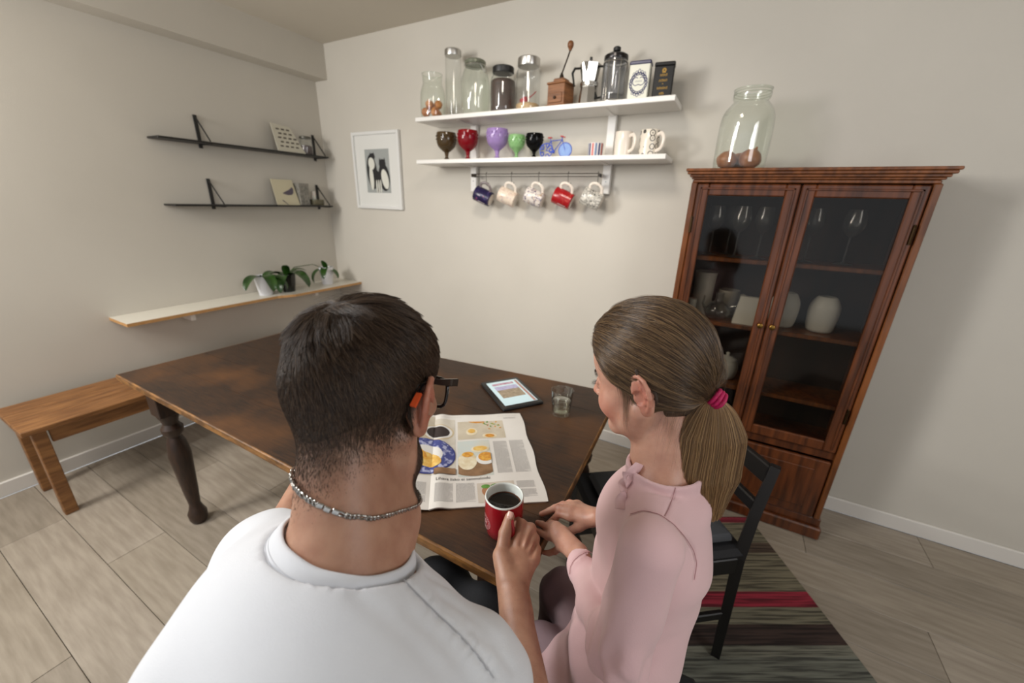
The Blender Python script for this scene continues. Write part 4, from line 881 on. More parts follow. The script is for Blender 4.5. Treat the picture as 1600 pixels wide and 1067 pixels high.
# ---------------------------------------------------------------- smooth solid modelling for the people
def npv(p): return np.array(p, dtype=np.float32)
def smin(a, b, k):
    if k <= 0: return np.minimum(a, b)
    h = np.clip(.5 + .5 * (b - a) / k, 0, 1); return b + (a - b) * h - k * h * (1 - h)
def smax(a, b, k): return -smin(-a, -b, k)
def ELL(c, r, rot=None):
    c, r = npv(c), npv(r); Rm = None if rot is None else np.array(rot.transposed() if hasattr(rot, 'transposed') else rot, dtype=np.float32)
    def f(P):
        q = P - c
        if Rm is not None: q = q @ Rm.T
        k0 = np.sqrt(((q / r) ** 2).sum(-1)); k1 = np.sqrt(((q / (r * r)) ** 2).sum(-1)) + 1e-9
        return k0 * (k0 - 1) / k1
    f.bb = (c - r.max(), c + r.max()); return f
def RC(a, b, ra, rb, flat=None):
    """round cone; flat=(axis vector, factor) squashes it across that axis"""
    a, b = npv(a), npv(b); ab = b - a; L2 = float(ab @ ab) + 1e-12
    if flat is not None: ax = npv(flat[0]); ax = ax / np.linalg.norm(ax); kf = flat[1]
    def f(P):
        t = np.clip(((P - a) @ ab) / L2, 0, 1); q = P - (a + t[..., None] * ab)
        if flat is not None:
            h = q @ ax; q = q + (h * (1 / kf - 1))[..., None] * ax
            return (np.sqrt((q * q).sum(-1)) - (ra + (rb - ra) * t)) * min(1, kf * 1.25)
        return np.sqrt((q * q).sum(-1)) - (ra + (rb - ra) * t)
    m = max(ra, rb); f.bb = (np.minimum(a, b) - m, np.maximum(a, b) + m); return f
def U(prims, P, k0=.01):
    """smooth union/difference of [(prim, k[, -1])]"""
    d = np.full(P.shape[:-1], 1.0, dtype=np.float32)
    for it in prims:
        f, k = it[0], it[1]; sub = len(it) > 2 and it[2] < 0
        if len(P) > 4000:   # only where it matters
            lo, hi = f.bb; m = .03 + k
            near = np.all((P > lo - m) & (P < hi + m), axis=-1)
            if not near.any(): continue
            v = f(P[near]); d[near] = smax(d[near], -v, k) if sub else smin(d[near], v, k)
        else:
            v = f(P); d = smax(d, -v, k) if sub else smin(d, v, k)
    return d
def mesh_sdf(fn, lo, hi, h, C=4):
    """sparse surface nets"""
    lo = np.array(lo, dtype=np.float32); n = np.ceil((np.array(hi) - lo) / (h * C)).astype(int); N = n * C
    cen = [lo[a] + (np.arange(n[a]) + .5) * h * C for a in range(3)]
    G = np.stack(np.meshgrid(*cen, indexing='ij'), -1).reshape(-1, 3).astype(np.float32)
    dc = np.concatenate([fn(g) for g in np.array_split(G, max(1, len(G) // 150000))]).reshape(n)
    act = np.argwhere(np.abs(dc) < h * C * 1.9)
    D_ = np.repeat(np.repeat(np.repeat(np.sign(dc) * h * C, C, 0), C, 1), C, 2).astype(np.float32)
    D_ = np.pad(D_, ((0, 1),) * 3, mode='edge')
    k = np.arange(C + 1); off = np.stack(np.meshgrid(k, k, k, indexing='ij'), -1).reshape(-1, 3)
    for ch in np.array_split(act, max(1, len(act) // 1500)):
        if not len(ch): continue
        I = (ch[:, None, :] * C + off[None]).reshape(-1, 3); P = lo + I.astype(np.float32) * h
        D_[I[:, 0], I[:, 1], I[:, 2]] = fn(P.astype(np.float32))
    S = D_ < 0
    s8 = [S[i:N[0] + i, j:N[1] + j, q:N[2] + q] for i in (0, 1) for j in (0, 1) for q in (0, 1)]
    cnt = sum(x.astype(np.uint8) for x in s8); cells = np.argwhere((cnt > 0) & (cnt < 8))
    cid = -np.ones(tuple(N), dtype=np.int64); cid[cells[:, 0], cells[:, 1], cells[:, 2]] = np.arange(len(cells))
    acc = np.zeros((len(cells), 3)); num = np.zeros(len(cells)); cor = [(i, j, q) for i in (0, 1) for j in (0, 1) for q in (0, 1)]
    val = {c: D_[cells[:, 0] + c[0], cells[:, 1] + c[1], cells[:, 2] + c[2]] for c in cor}
    for c in cor:
        for a in range(3):
            if c[a] == 0:
                e = list(c); e[a] = 1; e = tuple(e); va, vb = val[c], val[e]; m = (va < 0) != (vb < 0)
                t = np.where(m, va / np.where(m, va - vb, 1), 0); p = np.tile(np.array(c, float), (len(cells), 1)); p[:, a] = t
                acc += p * m[:, None]; num += m
    V = lo + (cells + acc / np.maximum(num, 1)[:, None]) * h
    F = []
    for a in range(3):
        b, c = (a + 1) % 3, (a + 2) % 3
        sl0 = [slice(1, -1)] * 3; 
        A = S; sh = [0, 0, 0]; sh[a] = 1
        A0 = A[:N[0], :N[1], :N[2]]; A1 = A[sh[0]:N[0] + sh[0], sh[1]:N[1] + sh[1], sh[2]:N[2] + sh[2]]
        ed = np.argwhere(A0 != A1); ed = ed[(ed[:, b] > 0) & (ed[:, c] > 0)]
        if not len(ed): continue
        def ci(db, dc_):
            e = ed.copy(); e[:, b] -= db; e[:, c] -= dc_; return cid[e[:, 0], e[:, 1], e[:, 2]]
        q = np.stack([ci(0, 0), ci(1, 0), ci(1, 1), ci(0, 1)], 1); fl = A0[ed[:, 0], ed[:, 1], ed[:, 2]]
        q = np.where(fl[:, None], q, q[:, ::-1]); F.append(q[(q >= 0).all(1)])
    F = np.concatenate(F); return V, F
def smooth_mesh(V, F, it=2, lam=.5):
    e = np.concatenate([F[:, [0, 1]], F[:, [1, 2]], F[:, [2, 3]], F[:, [3, 0]]]); e = np.concatenate([e, e[:, ::-1]])
    n = np.bincount(e[:, 0], minlength=len(V)).astype(float)
    for k in range(it):
        for l_ in (lam, -lam * .98):
            s_ = np.stack([np.bincount(e[:, 0], weights=V[e[:, 1], a], minlength=len(V)) for a in range(3)], 1) / np.maximum(n, 1)[:, None]
            V = V + l_ * (s_ - V)
    return V
def vnormals(V, F):
    fn_ = np.cross(V[F[:, 2]] - V[F[:, 0]], V[F[:, 3]] - V[F[:, 1]]); N_ = np.zeros_like(V)
    for k in range(4):
        for a in range(3): N_[:, a] += np.bincount(F[:, k], weights=fn_[:, a], minlength=len(V))
    return N_ / np.maximum(np.linalg.norm(N_, axis=1), 1e-12)[:, None]
def add_mesh(name, V, F, m, parent=None, attrs=None):
    me = bpy.data.meshes.new(name); me.vertices.add(len(V)); me.vertices.foreach_set('co', np.ascontiguousarray(V, dtype=np.float32).ravel())
    me.loops.add(F.size); me.loops.foreach_set('vertex_index', F.astype(np.int32).ravel()); me.polygons.add(len(F))
    k = F.shape[1]; me.polygons.foreach_set('loop_start', np.arange(0, F.size, k, dtype=np.int32))
    me.polygons.foreach_set('use_smooth', np.ones(len(F), dtype=bool))
    me.update(calc_edges=True)
    for an, val in (attrs or {}).items():
        at_ = me.attributes.new(an, 'FLOAT', 'POINT'); at_.data.foreach_set('value', np.ascontiguousarray(val, dtype=np.float32))
    if m: me.materials.append(m)
    o = bpy.data.objects.new(name, me); sc.collection.objects.link(o)
    if parent: o.parent = parent
    return o
def join_vf(parts):
    V, F, o = [], [], 0
    for v, f in parts: V.append(v); F.append(f + o); o += len(v)
    return np.concatenate(V), np.concatenate(F)
def at(px, py, d):
    """pixel and depth -> point in the room"""
    r = ROT @ np.array([(px - 800) / FPX, -(py - 533.5) / FPX, -1.]); return CAM + r * d
def hframe(c, yaw, pitch, roll):
    M = Matrix.Rotation(R(yaw), 3, 'Z') @ Matrix.Rotation(R(-pitch), 3, 'X') @ Matrix.Rotation(R(roll), 3, 'Y')
    Rm = np.array(M); c = np.array(c)
    return (lambda P: ((P - c) @ Rm).astype(np.float32)), (lambda Q: np.asarray(Q) @ Rm.T + c), Rm
def strands(name, pts, rad, m, parent, tip=.35):
    """pts (N,K,3) -> hair curves"""
    N, K, _ = pts.shape; hc = bpy.data.hair_curves.new(name); hc.add_curves([K] * N)
    hc.attributes['position'].data.foreach_set('vector', np.ascontiguousarray(pts, dtype=np.float32).ravel()) if 'position' in hc.attributes else hc.position_data.foreach_set('vector', pts.astype(np.float32).ravel())
    ra = hc.attributes.get('radius') or hc.attributes.new('radius', 'FLOAT', 'POINT')
    prof = np.linspace(1, tip, K)[None] * (rad if np.ndim(rad) else np.full(N, rad))[:, None]
    ra.data.foreach_set('value', prof.astype(np.float32).ravel())
    hc.materials.append(m); o = bpy.data.objects.new(name, hc); sc.collection.objects.link(o); o.parent = parent; return o
def hairmat(name, rgbs, rough=.4, spec=.5):
    m = bpy.data.materials.new(name); m.use_nodes = True; nt = m.node_tree; p = nt.nodes['Principled BSDF']
    hi = nt.nodes.new('ShaderNodeHairInfo'); cr = nt.nodes.new('ShaderNodeValToRGB'); el = cr.color_ramp.elements
    el[0].position = 0; el[0].color = s2l(rgbs[0]); el[1].position = 1; el[1].color = s2l(rgbs[-1])
    for i, c in enumerate(rgbs[1:-1]): e = el.new((i + 1) / (len(rgbs) - 1)); e.color = s2l(c)
    nt.links.new(hi.outputs['Random'], cr.inputs[0]); nt.links.new(cr.outputs[0], p.inputs['Base Color'])
    p.inputs['Roughness'].default_value = rough; p.inputs['Specular IOR Level'].default_value = spec; return m
def skinmat(name, rgb, rgb2, red, rough=.5, attr='red', attr2=None, dark=(70, 52, 42)):
    m = bpy.data.materials.new(name); m.use_nodes = True; nt = m.node_tree; p = nt.nodes['Principled BSDF']; L_ = nt.links.new
    tc = nt.nodes.new('ShaderNodeTexCoord'); n = nt.nodes.new('ShaderNodeTexNoise'); n.inputs['Scale'].default_value = 38; n.inputs['Detail'].default_value = 5
    L_(tc.outputs['Object'], n.inputs['Vector']); cr = nt.nodes.new('ShaderNodeValToRGB'); cr.color_ramp.elements[0].position = .35; cr.color_ramp.elements[1].position = .68
    cr.color_ramp.elements[0].color = s2l(rgb); cr.color_ramp.elements[1].color = s2l(rgb2); L_(n.outputs[0], cr.inputs[0])
    a = nt.nodes.new('ShaderNodeAttribute'); a.attribute_name = attr; mx = nt.nodes.new('ShaderNodeMix'); mx.data_type = 'RGBA'
    L_(a.outputs['Fac'], mx.inputs[0]); L_(cr.outputs[0], mx.inputs[6]); mx.inputs[7].default_value = s2l(red); last = mx.outputs[2]
    if attr2:
        a2 = nt.nodes.new('ShaderNodeAttribute'); a2.attribute_name = attr2; n3 = nt.nodes.new('ShaderNodeTexNoise'); n3.inputs['Scale'].default_value = 1500
        L_(tc.outputs['Object'], n3.inputs['Vector']); mm = nt.nodes.new('ShaderNodeMath'); mm.operation = 'MULTIPLY'; mr = nt.nodes.new('ShaderNodeMapRange')
        mr.inputs[1].default_value = .35; mr.inputs[2].default_value = .65; mr.inputs[3].default_value = .62; mr.inputs[4].default_value = .9; L_(n3.outputs[0], mr.inputs[0])
        L_(a2.outputs['Fac'], mm.inputs[0]); L_(mr.outputs[0], mm.inputs[1])
        m2 = nt.nodes.new('ShaderNodeMix'); m2.data_type = 'RGBA'; L_(mm.outputs[0], m2.inputs[0]); L_(last, m2.inputs[6]); m2.inputs[7].default_value = s2l(dark); last = m2.outputs[2]
    L_(last, p.inputs['Base Color']); p.inputs['Roughness'].default_value = rough
    p.inputs['Subsurface Weight'].default_value = .25; p.inputs['Subsurface Scale'].default_value = .005; p.inputs['Subsurface Radius'].default_value = (1, .35, .2)
    n2 = nt.nodes.new('ShaderNodeTexNoise'); n2.inputs['Scale'].default_value = 420; n2.inputs['Detail'].default_value = 3; L_(tc.outputs['Object'], n2.inputs['Vector'])
    b = nt.nodes.new('ShaderNodeBump'); b.inputs['Strength'].default_value = .22; b.inputs['Distance'].default_value = .0012; L_(n2.outputs[0], b.inputs['Height']); L_(b.outputs[0], p.inputs['Normal'])
    return m
def head_prims(s=1.0, child=False):
    """local frame: +y the face, +z up, origin between the ears"""
    q = []
    if not child:
        q.append((ELL((0, -.012, .040), (.0745, .0955, .083)), 0)); q.append((ELL((0, .030, .034), (.063, .062, .070)), .02)); q.append((ELL((0, -.050, .006), (.062, .052, .058)), .02))
        q.append((ELL((0, .036, -.035), (.054, .052, .072)), .02))
        for x in (-1, 1):
            q.append((RC((x * .053, .000, -.045), (x * .049, .020, -.078), .018, .017), .02)); q.append((RC((x * .049, .020, -.078), (x * .020, .074, -.100), .017, .018), .018))
            q.append((ELL((x * .044, .058, -.014), (.022, .024, .020)), .016)); q.append((RC((x * .036, .078, .024), (x * .008, .087, .020), .009, .010), .012))
            q.append((ELL((x * .032, .100, .002), (.016, .016, .011)), .010, -1)); q.append((ELL((x * .032, .076, .001), (.0125, .0125, .0125)), .002))
        q.append((ELL((0, .082, -.100), (.018, .014, .015)), .014)); q.append((RC((0, .088, .014), (0, .111, -.026), .009, .0125), .008))
        for x in (-1, 1): q.append((ELL((x * .013, .101, -.031), (.008, .010, .007)), .005))
        q.append((RC((-.017, .091, -.058), (.017, .091, -.058), .0065, .0065), .004)); q.append((RC((-.014, .090, -.069), (.014, .090, -.069), .0075, .0075), .003))
    else:
        q.append((ELL((0, -.006, .038), (.0675, .086, .078)), 0)); q.append((ELL((0, .028, .032), (.058, .058, .066)), .02)); q.append((ELL((0, -.038, .004), (.054, .046, .050)), .02))
        q.append((ELL((0, .036, -.028), (.054, .050, .058)), .02))
        for x in (-1, 1):
            q.append((RC((x * .050, .004, -.040), (x * .042, .022, -.062), .018, .018), .02)); q.append((RC((x * .042, .022, -.062), (x * .014, .066, -.078), .019, .017), .02))
            q.append((ELL((x * .035, .054, -.030), (.024, .025, .025)), .016))
            q.append((ELL((x * .029, .096, .000), (.015, .015, .010)), .008, -1)); q.append((ELL((x * .029, .0700, -.001), (.0120, .0120, .0120)), .0015))
            q.append((RC((x * .040, .0755, .0045), (x * .018, .0815, .0045), .0028, .0028), .003))
        q.append((ELL((0, .075, -.079), (.015, .013, .012)), .014)); q.append((RC((0, .086, .010), (0, .102, -.020), .0065, .0085), .008))
        for x in (-1, 1): q.append((ELL((x * .009, .094, -.024), (.006, .007, .005)), .005))
        q.append((RC((-.012, .0885, -.045), (.012, .0885, -.045), .005, .005), .004)); q.append((RC((-.010, .0865, -.054), (.010, .0865, -.054), .006, .006), .003))
    return q
def ear_prims(side, c, flare=28, s=1.0, tilt=-8):
    """auricle with helix, antihelix, concha, tragus and lobe"""
    E = Matrix.Rotation(R(tilt), 3, 'X')
    def T(u, z, n):   # u back, z up, n out
        a = R(flare); v = Vector((side * (n * cos(a) + (u + .012) * sin(a)), -(u * cos(a)) + n * sin(a), z)) * s
        return np.array(E @ v) + np.array(c)
    q = []
    rot = Matrix.Rotation(R(tilt), 3, 'X') @ Matrix.Rotation(side * R(-flare), 3, 'Z')
    q.append((ELL(T(.003, .002, 0), (.0042 * s, .0165 * s, .027 * s), rot), .004))
    hx = [(-.004, .003), (-.011, .011), (-.010, .023), (-.002, .031), (.009, .031), (.017, .022), (.020, .009), (.018, -.004), (.012, -.015), (.006, -.022)]
    for i in range(len(hx) - 1): q.append((RC(T(*hx[i], .0035), T(*hx[i + 1], .0035), .0034 * s, .0034 * s), .0012))
    ah = [(.006, .022), (.010, .012), (.0105, .001), (.006, -.010), (-.003, -.014)]
    for i in range(len(ah) - 1): q.append((RC(T(*ah[i], .0025), T(*ah[i + 1], .0030), .0034 * s, .0034 * s), .003))
    q.append((ELL(T(-.001, -.001, .007), (.0085 * s, .0085 * s, .0105 * s), rot), .003, -1)); q.append((ELL(T(.013, .012, .0065), (.0035 * s, .003 * s, .013 * s), rot), .002, -1))
    q.append((ELL(T(-.011, -.004, .002), (.004 * s, .005 * s, .007 * s)), .004)); q.append((ELL(T(.000, -.024, .001), (.0048 * s, .0095 * s, .009 * s), rot), .005))
    q.append((ELL(T(-.006, .002, -.006), (.010 * s, .012 * s, .022 * s)), .006))
    return q
def finger(J, r, k=.003):
    return [(RC(J[i], J[i + 1], r[i], r[i + 1]), k if i else .008) for i in range(len(J) - 1)]
def raycast(px, py, fn, d0=.35, d1=1.2):
    ds = np.linspace(d0, d1, 1200); P = np.stack([np.array(at(px, py, d_)) for d_ in ds]).astype(np.float32); v = fn(P); i = np.argmax(v < 0); return np.array(P[i], float) if (v < 0).any() else None
def polyseam(pix, fn):
    out = []
    for i in range(len(pix) - 1):
        for t in np.linspace(0, 1, 8)[:-1]:
            p = raycast(pix[i][0] * (1 - t) + pix[i + 1][0] * t, pix[i][1] * (1 - t) + pix[i + 1][1] * t, fn)
            if p is not None: out.append(p)
    return np.array(out)
def press(V, nrm_, line, depth, wid):
    m = np.zeros(len(V)); lo, hi = line.min(0) - .02, line.max(0) + .02; near = np.where(((V > lo) & (V < hi)).all(1))[0]; best = np.full(len(near), 9.)
    for i in range(len(line) - 1):
        a, b = line[i], line[i + 1]; ab = b - a; 
        if ab @ ab > .03 ** 2: continue
        t = np.clip(((V[near] - a) @ ab) / (ab @ ab + 1e-12), 0, 1); best = np.minimum(best, np.linalg.norm(V[near] - a - t[:, None] * ab, axis=1))
    m[near] = np.exp(-(best / wid) ** 2); return V - nrm_ * (m * depth)[:, None]

def seam_tube(line, fn, name, m, parent, r):
    """a thin stitched seam lying in its groove; broken where the line jumps"""
    runs = [[line[0]]]
    for a, b in zip(line[:-1], line[1:]):
        if np.linalg.norm(b - a) > .02: runs.append([])
        runs[-1].append(b)
    for q in runs:
        if len(q) < 4: continue
        q = np.array(q); q[1:-1] = (q[:-2] + q[1:-1] + q[2:]) / 3; q[1:-1] = (q[:-2] + q[1:-1] + q[2:]) / 3
        MB().tube([tuple(p) for p in q], r, 5).build(name, m, parent, smooth=80)
# ---------------------------------------------------------------- the man in the white shirt
man = empty('person', (-.27, .0, 0), 0, 'man with short dark hair, glasses and white t-shirt holding the red mug, seen from behind', 'person')
skM = skinmat('man skin', (176, 134, 110), (158, 114, 92), (172, 92, 72), .48, attr2='stubble', dark=(58, 44, 36))
HM = dict(c=(-.362, .300, 1.180), yaw=14, pitch=22, roll=0)
toH, frH, RH = hframe(HM['c'], HM['yaw'], HM['pitch'], HM['roll'])
hp = head_prims(); hp[0] = (ELL((0, -.012, .034), (.0745, .0955, .077)), 0); hp[1] = (ELL((0, .030, .028), (.061, .062, .066)), .02); hp[0] = (ELL((0, -.012, .034), (.0715, .0940, .077)), 0); ep = ear_prims(1, (.0735, -.006, -.004), flare=21, s=1.08, tilt=-6) + ear_prims(-1, (-.0735, -.006, -.004), flare=21, s=1.08, tilt=-6)
NB = (-.308, .210, 1.066)          # base of the neck
nk0 = frH([(0, -.030, -.030)])[0]; nk1 = frH([(0, -.052, -.010)])[0]
SR, SL = (-.166, .222, .928), (-.462, .195, .945)
EL_R = (-.075, .262, .700)
W = at(801, 918, .705); 
def A_(p, q, t): return tuple(np.array(p) * (1 - t) + np.array(q) * t)
body = [(RC(nk0, NB, .039, .043), .02), (RC(nk1, (NB[0], NB[1] - .014, NB[2]), .036, .043), .03), (RC(frH([(0, .02, -.07)])[0], (NB[0], NB[1] + .045, NB[2] - .02), .035, .047), .03),
        (RC((NB[0] + .01, NB[1] - .015, NB[2] - .046), A_(NB, SR, .7), .044, .030), .05), (RC((NB[0] - .01, NB[1] - .015, NB[2] - .046), A_(NB, SL, .7), .044, .030), .05),
        (ELL((-.300, .150, .92), (.13, .080, .12)), .05), (RC(SR, EL_R, .050, .040), .02), (RC(SL, (-.56, .24, .74), .050, .040), .02)]
def man_core(P):
    d = U(body, P); L_ = toH(P); h_ = U(hp, L_); d = smin(d, h_, .022)
    return smin(d, U(ep, L_), .003)
V1, F1 = mesh_sdf(man_core, (-.50, .02, .985), (-.13, .46, 1.36), .0021)
V1 = smooth_mesh(V1, F1, 1)
# right hand around the mug handle
thumb = [at(791, 899, .715), at(784, 868, .742), at(789, 833, .762), at(796.5, 808, .775)]
idx = [at(809, 850, .762), at(815, 820, .786), at(803, 812, .806), at(790, 822, .806)]
mid = [at(820, 851, .760), at(829, 826, .783), at(818, 826, .806), at(802, 836, .808)]
rng_ = [at(829, 860, .755), at(835, 842, .776), at(825, 842, .800), at(810, 851, .802)]
pky = [at(833, 873, .745), at(838, 859, .764), at(829, 860, .785), at(816, 866, .788)]
vdir = (np.array(at(805, 880, 1.0)) - CAM); vdir /= np.linalg.norm(vdir)
hand = [(RC(A_(W, EL_R, .0), EL_R, .0235, .041), .01), (RC(EL_R, SR, .041, .048), .015), (RC(W, A_(W, EL_R, .16), .026, .0265, (vdir, .78)), .012)]
for F_, r0, r1 in ((idx, .021, .0145), (mid, .021, .0145), (rng_, .020, .0135), (pky, .019, .0125)): hand.append((RC(A_(W, F_[0], .10), F_[0], r0, r1, (vdir, .72)), .010))
hand.append((RC(A_(W, thumb[0], .6), thumb[1], .017, .0155), .012)); hand.append((RC(A_(thumb[0], thumb[1], .6), A_(W, idx[0], .82), .011, .011), .012))
hand += [(RC(thumb[0], thumb[1], .0165, .0142), .010), (RC(thumb[1], thumb[2], .0138, .0118), .004), (RC(thumb[2], thumb[3], .0122, .0098), .003)]
for F_, r in ((idx, (.0128, .0112, .0098, .0085)), (mid, (.0128, .0112, .0098, .0085)), (rng_, (.0118, .0105, .0092, .008)), (pky, (.0108, .0092, .0083, .0072))): hand += finger(F_, r)
for F_ in (idx, mid, rng_, pky): hand.append((ELL(F_[0] - vdir * .005, (.009, .009, .009)), .007))   # knuckles
for a_, b_ in ((idx, mid), (mid, rng_), (rng_, pky)):   # hollows between the knuckles
    m_ = A_(a_[0], b_[0], .5); hand.append((RC(np.array(m_) - vdir * .017, np.array(A_(a_[1], b_[1], .5)) - vdir * .014, .0035, .003), .006, -1))
def man_hand(P): return U(hand, P)
lo = np.min([W, EL_R, SR, *thumb, *idx, *pky], 0) - .05; hi = np.max([W, EL_R, SR, *thumb, *idx, *pky], 0) + .05
V2, F2 = mesh_sdf(man_hand, lo, hi, .0018); V2 = smooth_mesh(V2, F2, 1)
# left forearm and hand resting by the table edge (mostly outside the photograph)
WL = (-.79, .455, .777); EL_L = (-.66, .27, .745)
lh = [(RC(WL, EL_L, .025, .040), .01), (RC(EL_L, SL, .040, .050), .02)]
fl_ = []
for k in range(4):
    b0 = np.array([-.795 - .004 + (k - 1.5) * .019, .540 - abs(k - 1.2) * .006, .772]); d0 = np.array([(k - 1.5) * .10, 1, -.10])
    d0 /= np.linalg.norm(d0); L3 = (.038, .042, .038, .030)[k]
    F_ = [b0, b0 + d0 * L3, b0 + d0 * L3 * 1.65 + np.array([0, 0, -.006]), b0 + d0 * L3 * 2.15 + np.array([0, 0, -.013])]
    lh.append((RC(WL, b0, .019, .0125, ((0, 0, 1), .75)), .010)); lh += finger(F_, (.0112, .0098, .009, .0078))
lh += [(RC((-.778, .480, .775), (-.755, .520, .765), .016, .0125), .01), (RC((-.755, .520, .765), (-.758, .557, .758), .0122, .0108), .004), (RC((-.758, .557, .758), (-.766, .583, .755), .0112, .009), .003)]
V3, F3 = mesh_sdf(lambda P: U(lh, P), (-.90, .10, .70), (-.50, .68, .96), .0026); V3 = smooth_mesh(V3, F3, 1)
Vb, Fb = join_vf([(V1, F1), (V2, F2), (V3, F3)])
Lb = toH(Vb); near_head = np.linalg.norm(Vb - np.array(HM['c']), axis=1) < .2
def sstep(x, a, b): t = np.clip((x - a) / (b - a), 0, 1); return t * t * (3 - 2 * t)
def hairT_man(L_):
    """hair thickness field in head space: >0 where hair grows, 1 on top, thin at the fade"""
    x, y, z = L_[:, 0], L_[:, 1], L_[:, 2]
    ax = np.sqrt(x * x + .016 ** 2) - .016
    back = sstep(z, -.134 + 1.0 * ax + 4.0 * ax * ax, -.030 + .75 * ax)               # nape line, V shaped, fading
    back = np.where(y < -.004, back, 0)
    side = sstep(z, .014, .050) * sstep(y, .074, .060)                # above the ears up to the temples
    side = np.where(y > -.014, side, 0)
    top = sstep(z, .070 + .30 * np.maximum(y - .03, 0), .100)
    burn = sstep(z, -.025, .02) * sstep(y, .012, .017) * sstep(y, .040, .034) * .5   # sideburn in front of the ear
    m = np.maximum.reduce([back, side, burn, top * sstep(y, .088, .075)]); return m
def beardT(L_):
    x, y, z = L_[:, 0], L_[:, 1], L_[:, 2]; ax = np.abs(x)
    jaw = sstep(y, .010, .016) * sstep(z, -.010, -.030 ) * sstep(z, -.125, -.110)
    cut = sstep(z - (-.035 - .25 * np.maximum(y - .03, 0)), .012, -.006)       # cheek line
    side = sstep(y, .010, .017) * sstep(y, .044, .034) * sstep(z, .02, -.01) * (z > -.06)
    b = np.maximum(jaw * cut, side); return b * (z > -.128) * (ax < .09)
ht = hairT_man(Lb) * near_head; bt_ = beardT(Lb) * near_head
earz = np.exp(-(((np.abs(Lb[:, 0]) - .088) / .016) ** 2 + ((Lb[:, 1] + .012) / .028) ** 2 + (Lb[:, 2] / .040) ** 2)) * near_head
red = np.clip(earz * .75, 0, 1)
hd = np.zeros(len(Vb)); 
for q_, w_ in [(idx[0], .35), (mid[0], .4), (rng_[0], .35), (pky[0], .3), (idx[1], .3), (mid[1], .25), (thumb[3], .3)]: hd = np.maximum(hd, w_ * np.exp(-(np.linalg.norm(Vb - q_, axis=1) / .012) ** 2))
red = np.maximum(red, hd)
isear = (np.abs(Lb[:, 0]) > .0755) & (Lb[:, 1] > -.045) & (Lb[:, 1] < .014) & (np.abs(Lb[:, 2]) < .042)
ht = np.where(isear, 0, ht); bt_ = np.where(isear, 0, bt_)
nape = sstep(Lb[:, 2], -.13, -.07) * (Lb[:, 1] < .0) * near_head
stub = np.clip(np.maximum.reduce([ht ** .9 * 1.1, bt_ * 1.0, nape * .16 * (~isear)]), 0, 1)
mb_ = add_mesh('body', Vb, Fb, skM, man, dict(red=red, stubble=stub))
nrm = vnormals(Vb, Fb)
# thumb nail
nt_ = (thumb[3] - thumb[2]); nt_ = nt_ / np.linalg.norm(nt_); nn = -vdir - nt_ * (-vdir @ nt_); nn = nn / np.linalg.norm(nn) + np.array([0, 0, .25]); nn -= nt_ * (nn @ nt_); nn /= np.linalg.norm(nn); ns = np.cross(nt_, nn)
nv, nf = [], []
for j in range(9):
    for i in range(9):
        a = (i - 4) / 4 * 1.0; u = (j / 8 - .42) * .0155; wd = .0066 * (1 - .35 * max(0, abs(j / 8 - .5) * 2 - .6) ** 2 * 4)
        p = thumb[3] + nt_ * (u + .001) + ns * sin(a) * wd * 1.12 + nn * (.0102 - .0012 * j / 8 + (cos(a) - 1) * .0052)
        nv.append(p)
for j in range(8):
    for i in range(8): a = j * 9 + i; nf.append((a, a + 1, a + 10, a + 9))
tag(MB().add(nv, nf).build('thumbnail', mat('nail', (226, 184, 170), .28, coat=.3), mb_, smooth=80), 'pale pink thumbnail')

# hair: a soft cap under the strands, then the strands themselves
selF = (ht[F1] > .88).any(1); Fh = F1[selF]; used, inv = np.unique(Fh, return_inverse=True); Fh = inv.reshape(Fh.shape)
thick = -.0012 + .0045 * ht[used] * sstep(Lb[used, 2], -.06, .09) + .0015 * sstep(ht[used], .88, .995)
Vh = Vb[used] + nrm[used] * thick[:, None]
hM = mat('man hair base', (50, 38, 30), .7, rgb2=(36, 28, 22), scale=60)
hair = add_mesh('hair', Vh, Fh, hM, man)
def sample_roots(V, F, wgt, n, rg_):
    a = np.linalg.norm(np.cross(V[F[:, 2]] - V[F[:, 0]], V[F[:, 3]] - V[F[:, 1]]), axis=1) / 2; w_ = a * wgt[F].mean(1); w_ /= w_.sum()
    f = rg_.choice(len(F), n, p=w_); u, v = rg_.random(n), rg_.random(n)
    co_ = [(1 - u) * (1 - v), u * (1 - v), u * v, (1 - u) * v]
    mix = lambda A: sum(c[:, None] * A[F[f, k]] for k, c in enumerate(co_)); N_ = mix(nrmS); return mix(V), N_ / np.linalg.norm(N_, axis=1)[:, None]
rg1 = np.random.default_rng(11)
VS, FS = V1, F1; nrmS = nrm[:len(V1)]; htS = ht[:len(V1)]; btS = bt_[:len(V1)]
def man_flow(L_, rg_):
    """direction hair is combed, head space"""
    wh = np.array([-.012, -.062, .100]); v = L_ - wh; n = len(L_)
    rad = v / (np.linalg.norm(v, axis=1)[:, None] + 1e-6)
    sw = np.cross(np.array([0, -.35, 1.0]), rad)                        # swirl round the crown
    f = rad + .35 * sw
    top = sstep(L_[:, 2], .06, .105) * sstep(L_[:, 1], -.07, -.01)
    f = f * (1 - top)[:, None] + top[:, None] * np.array([.50, .80, .1])
    low = sstep(L_[:, 2], .03, -.03); f = f * (1 - low * .6)[:, None] + (low * .6)[:, None] * np.array([0, -.1, -1.0])
    return f + rg_.normal(0, .12, (n, 3))
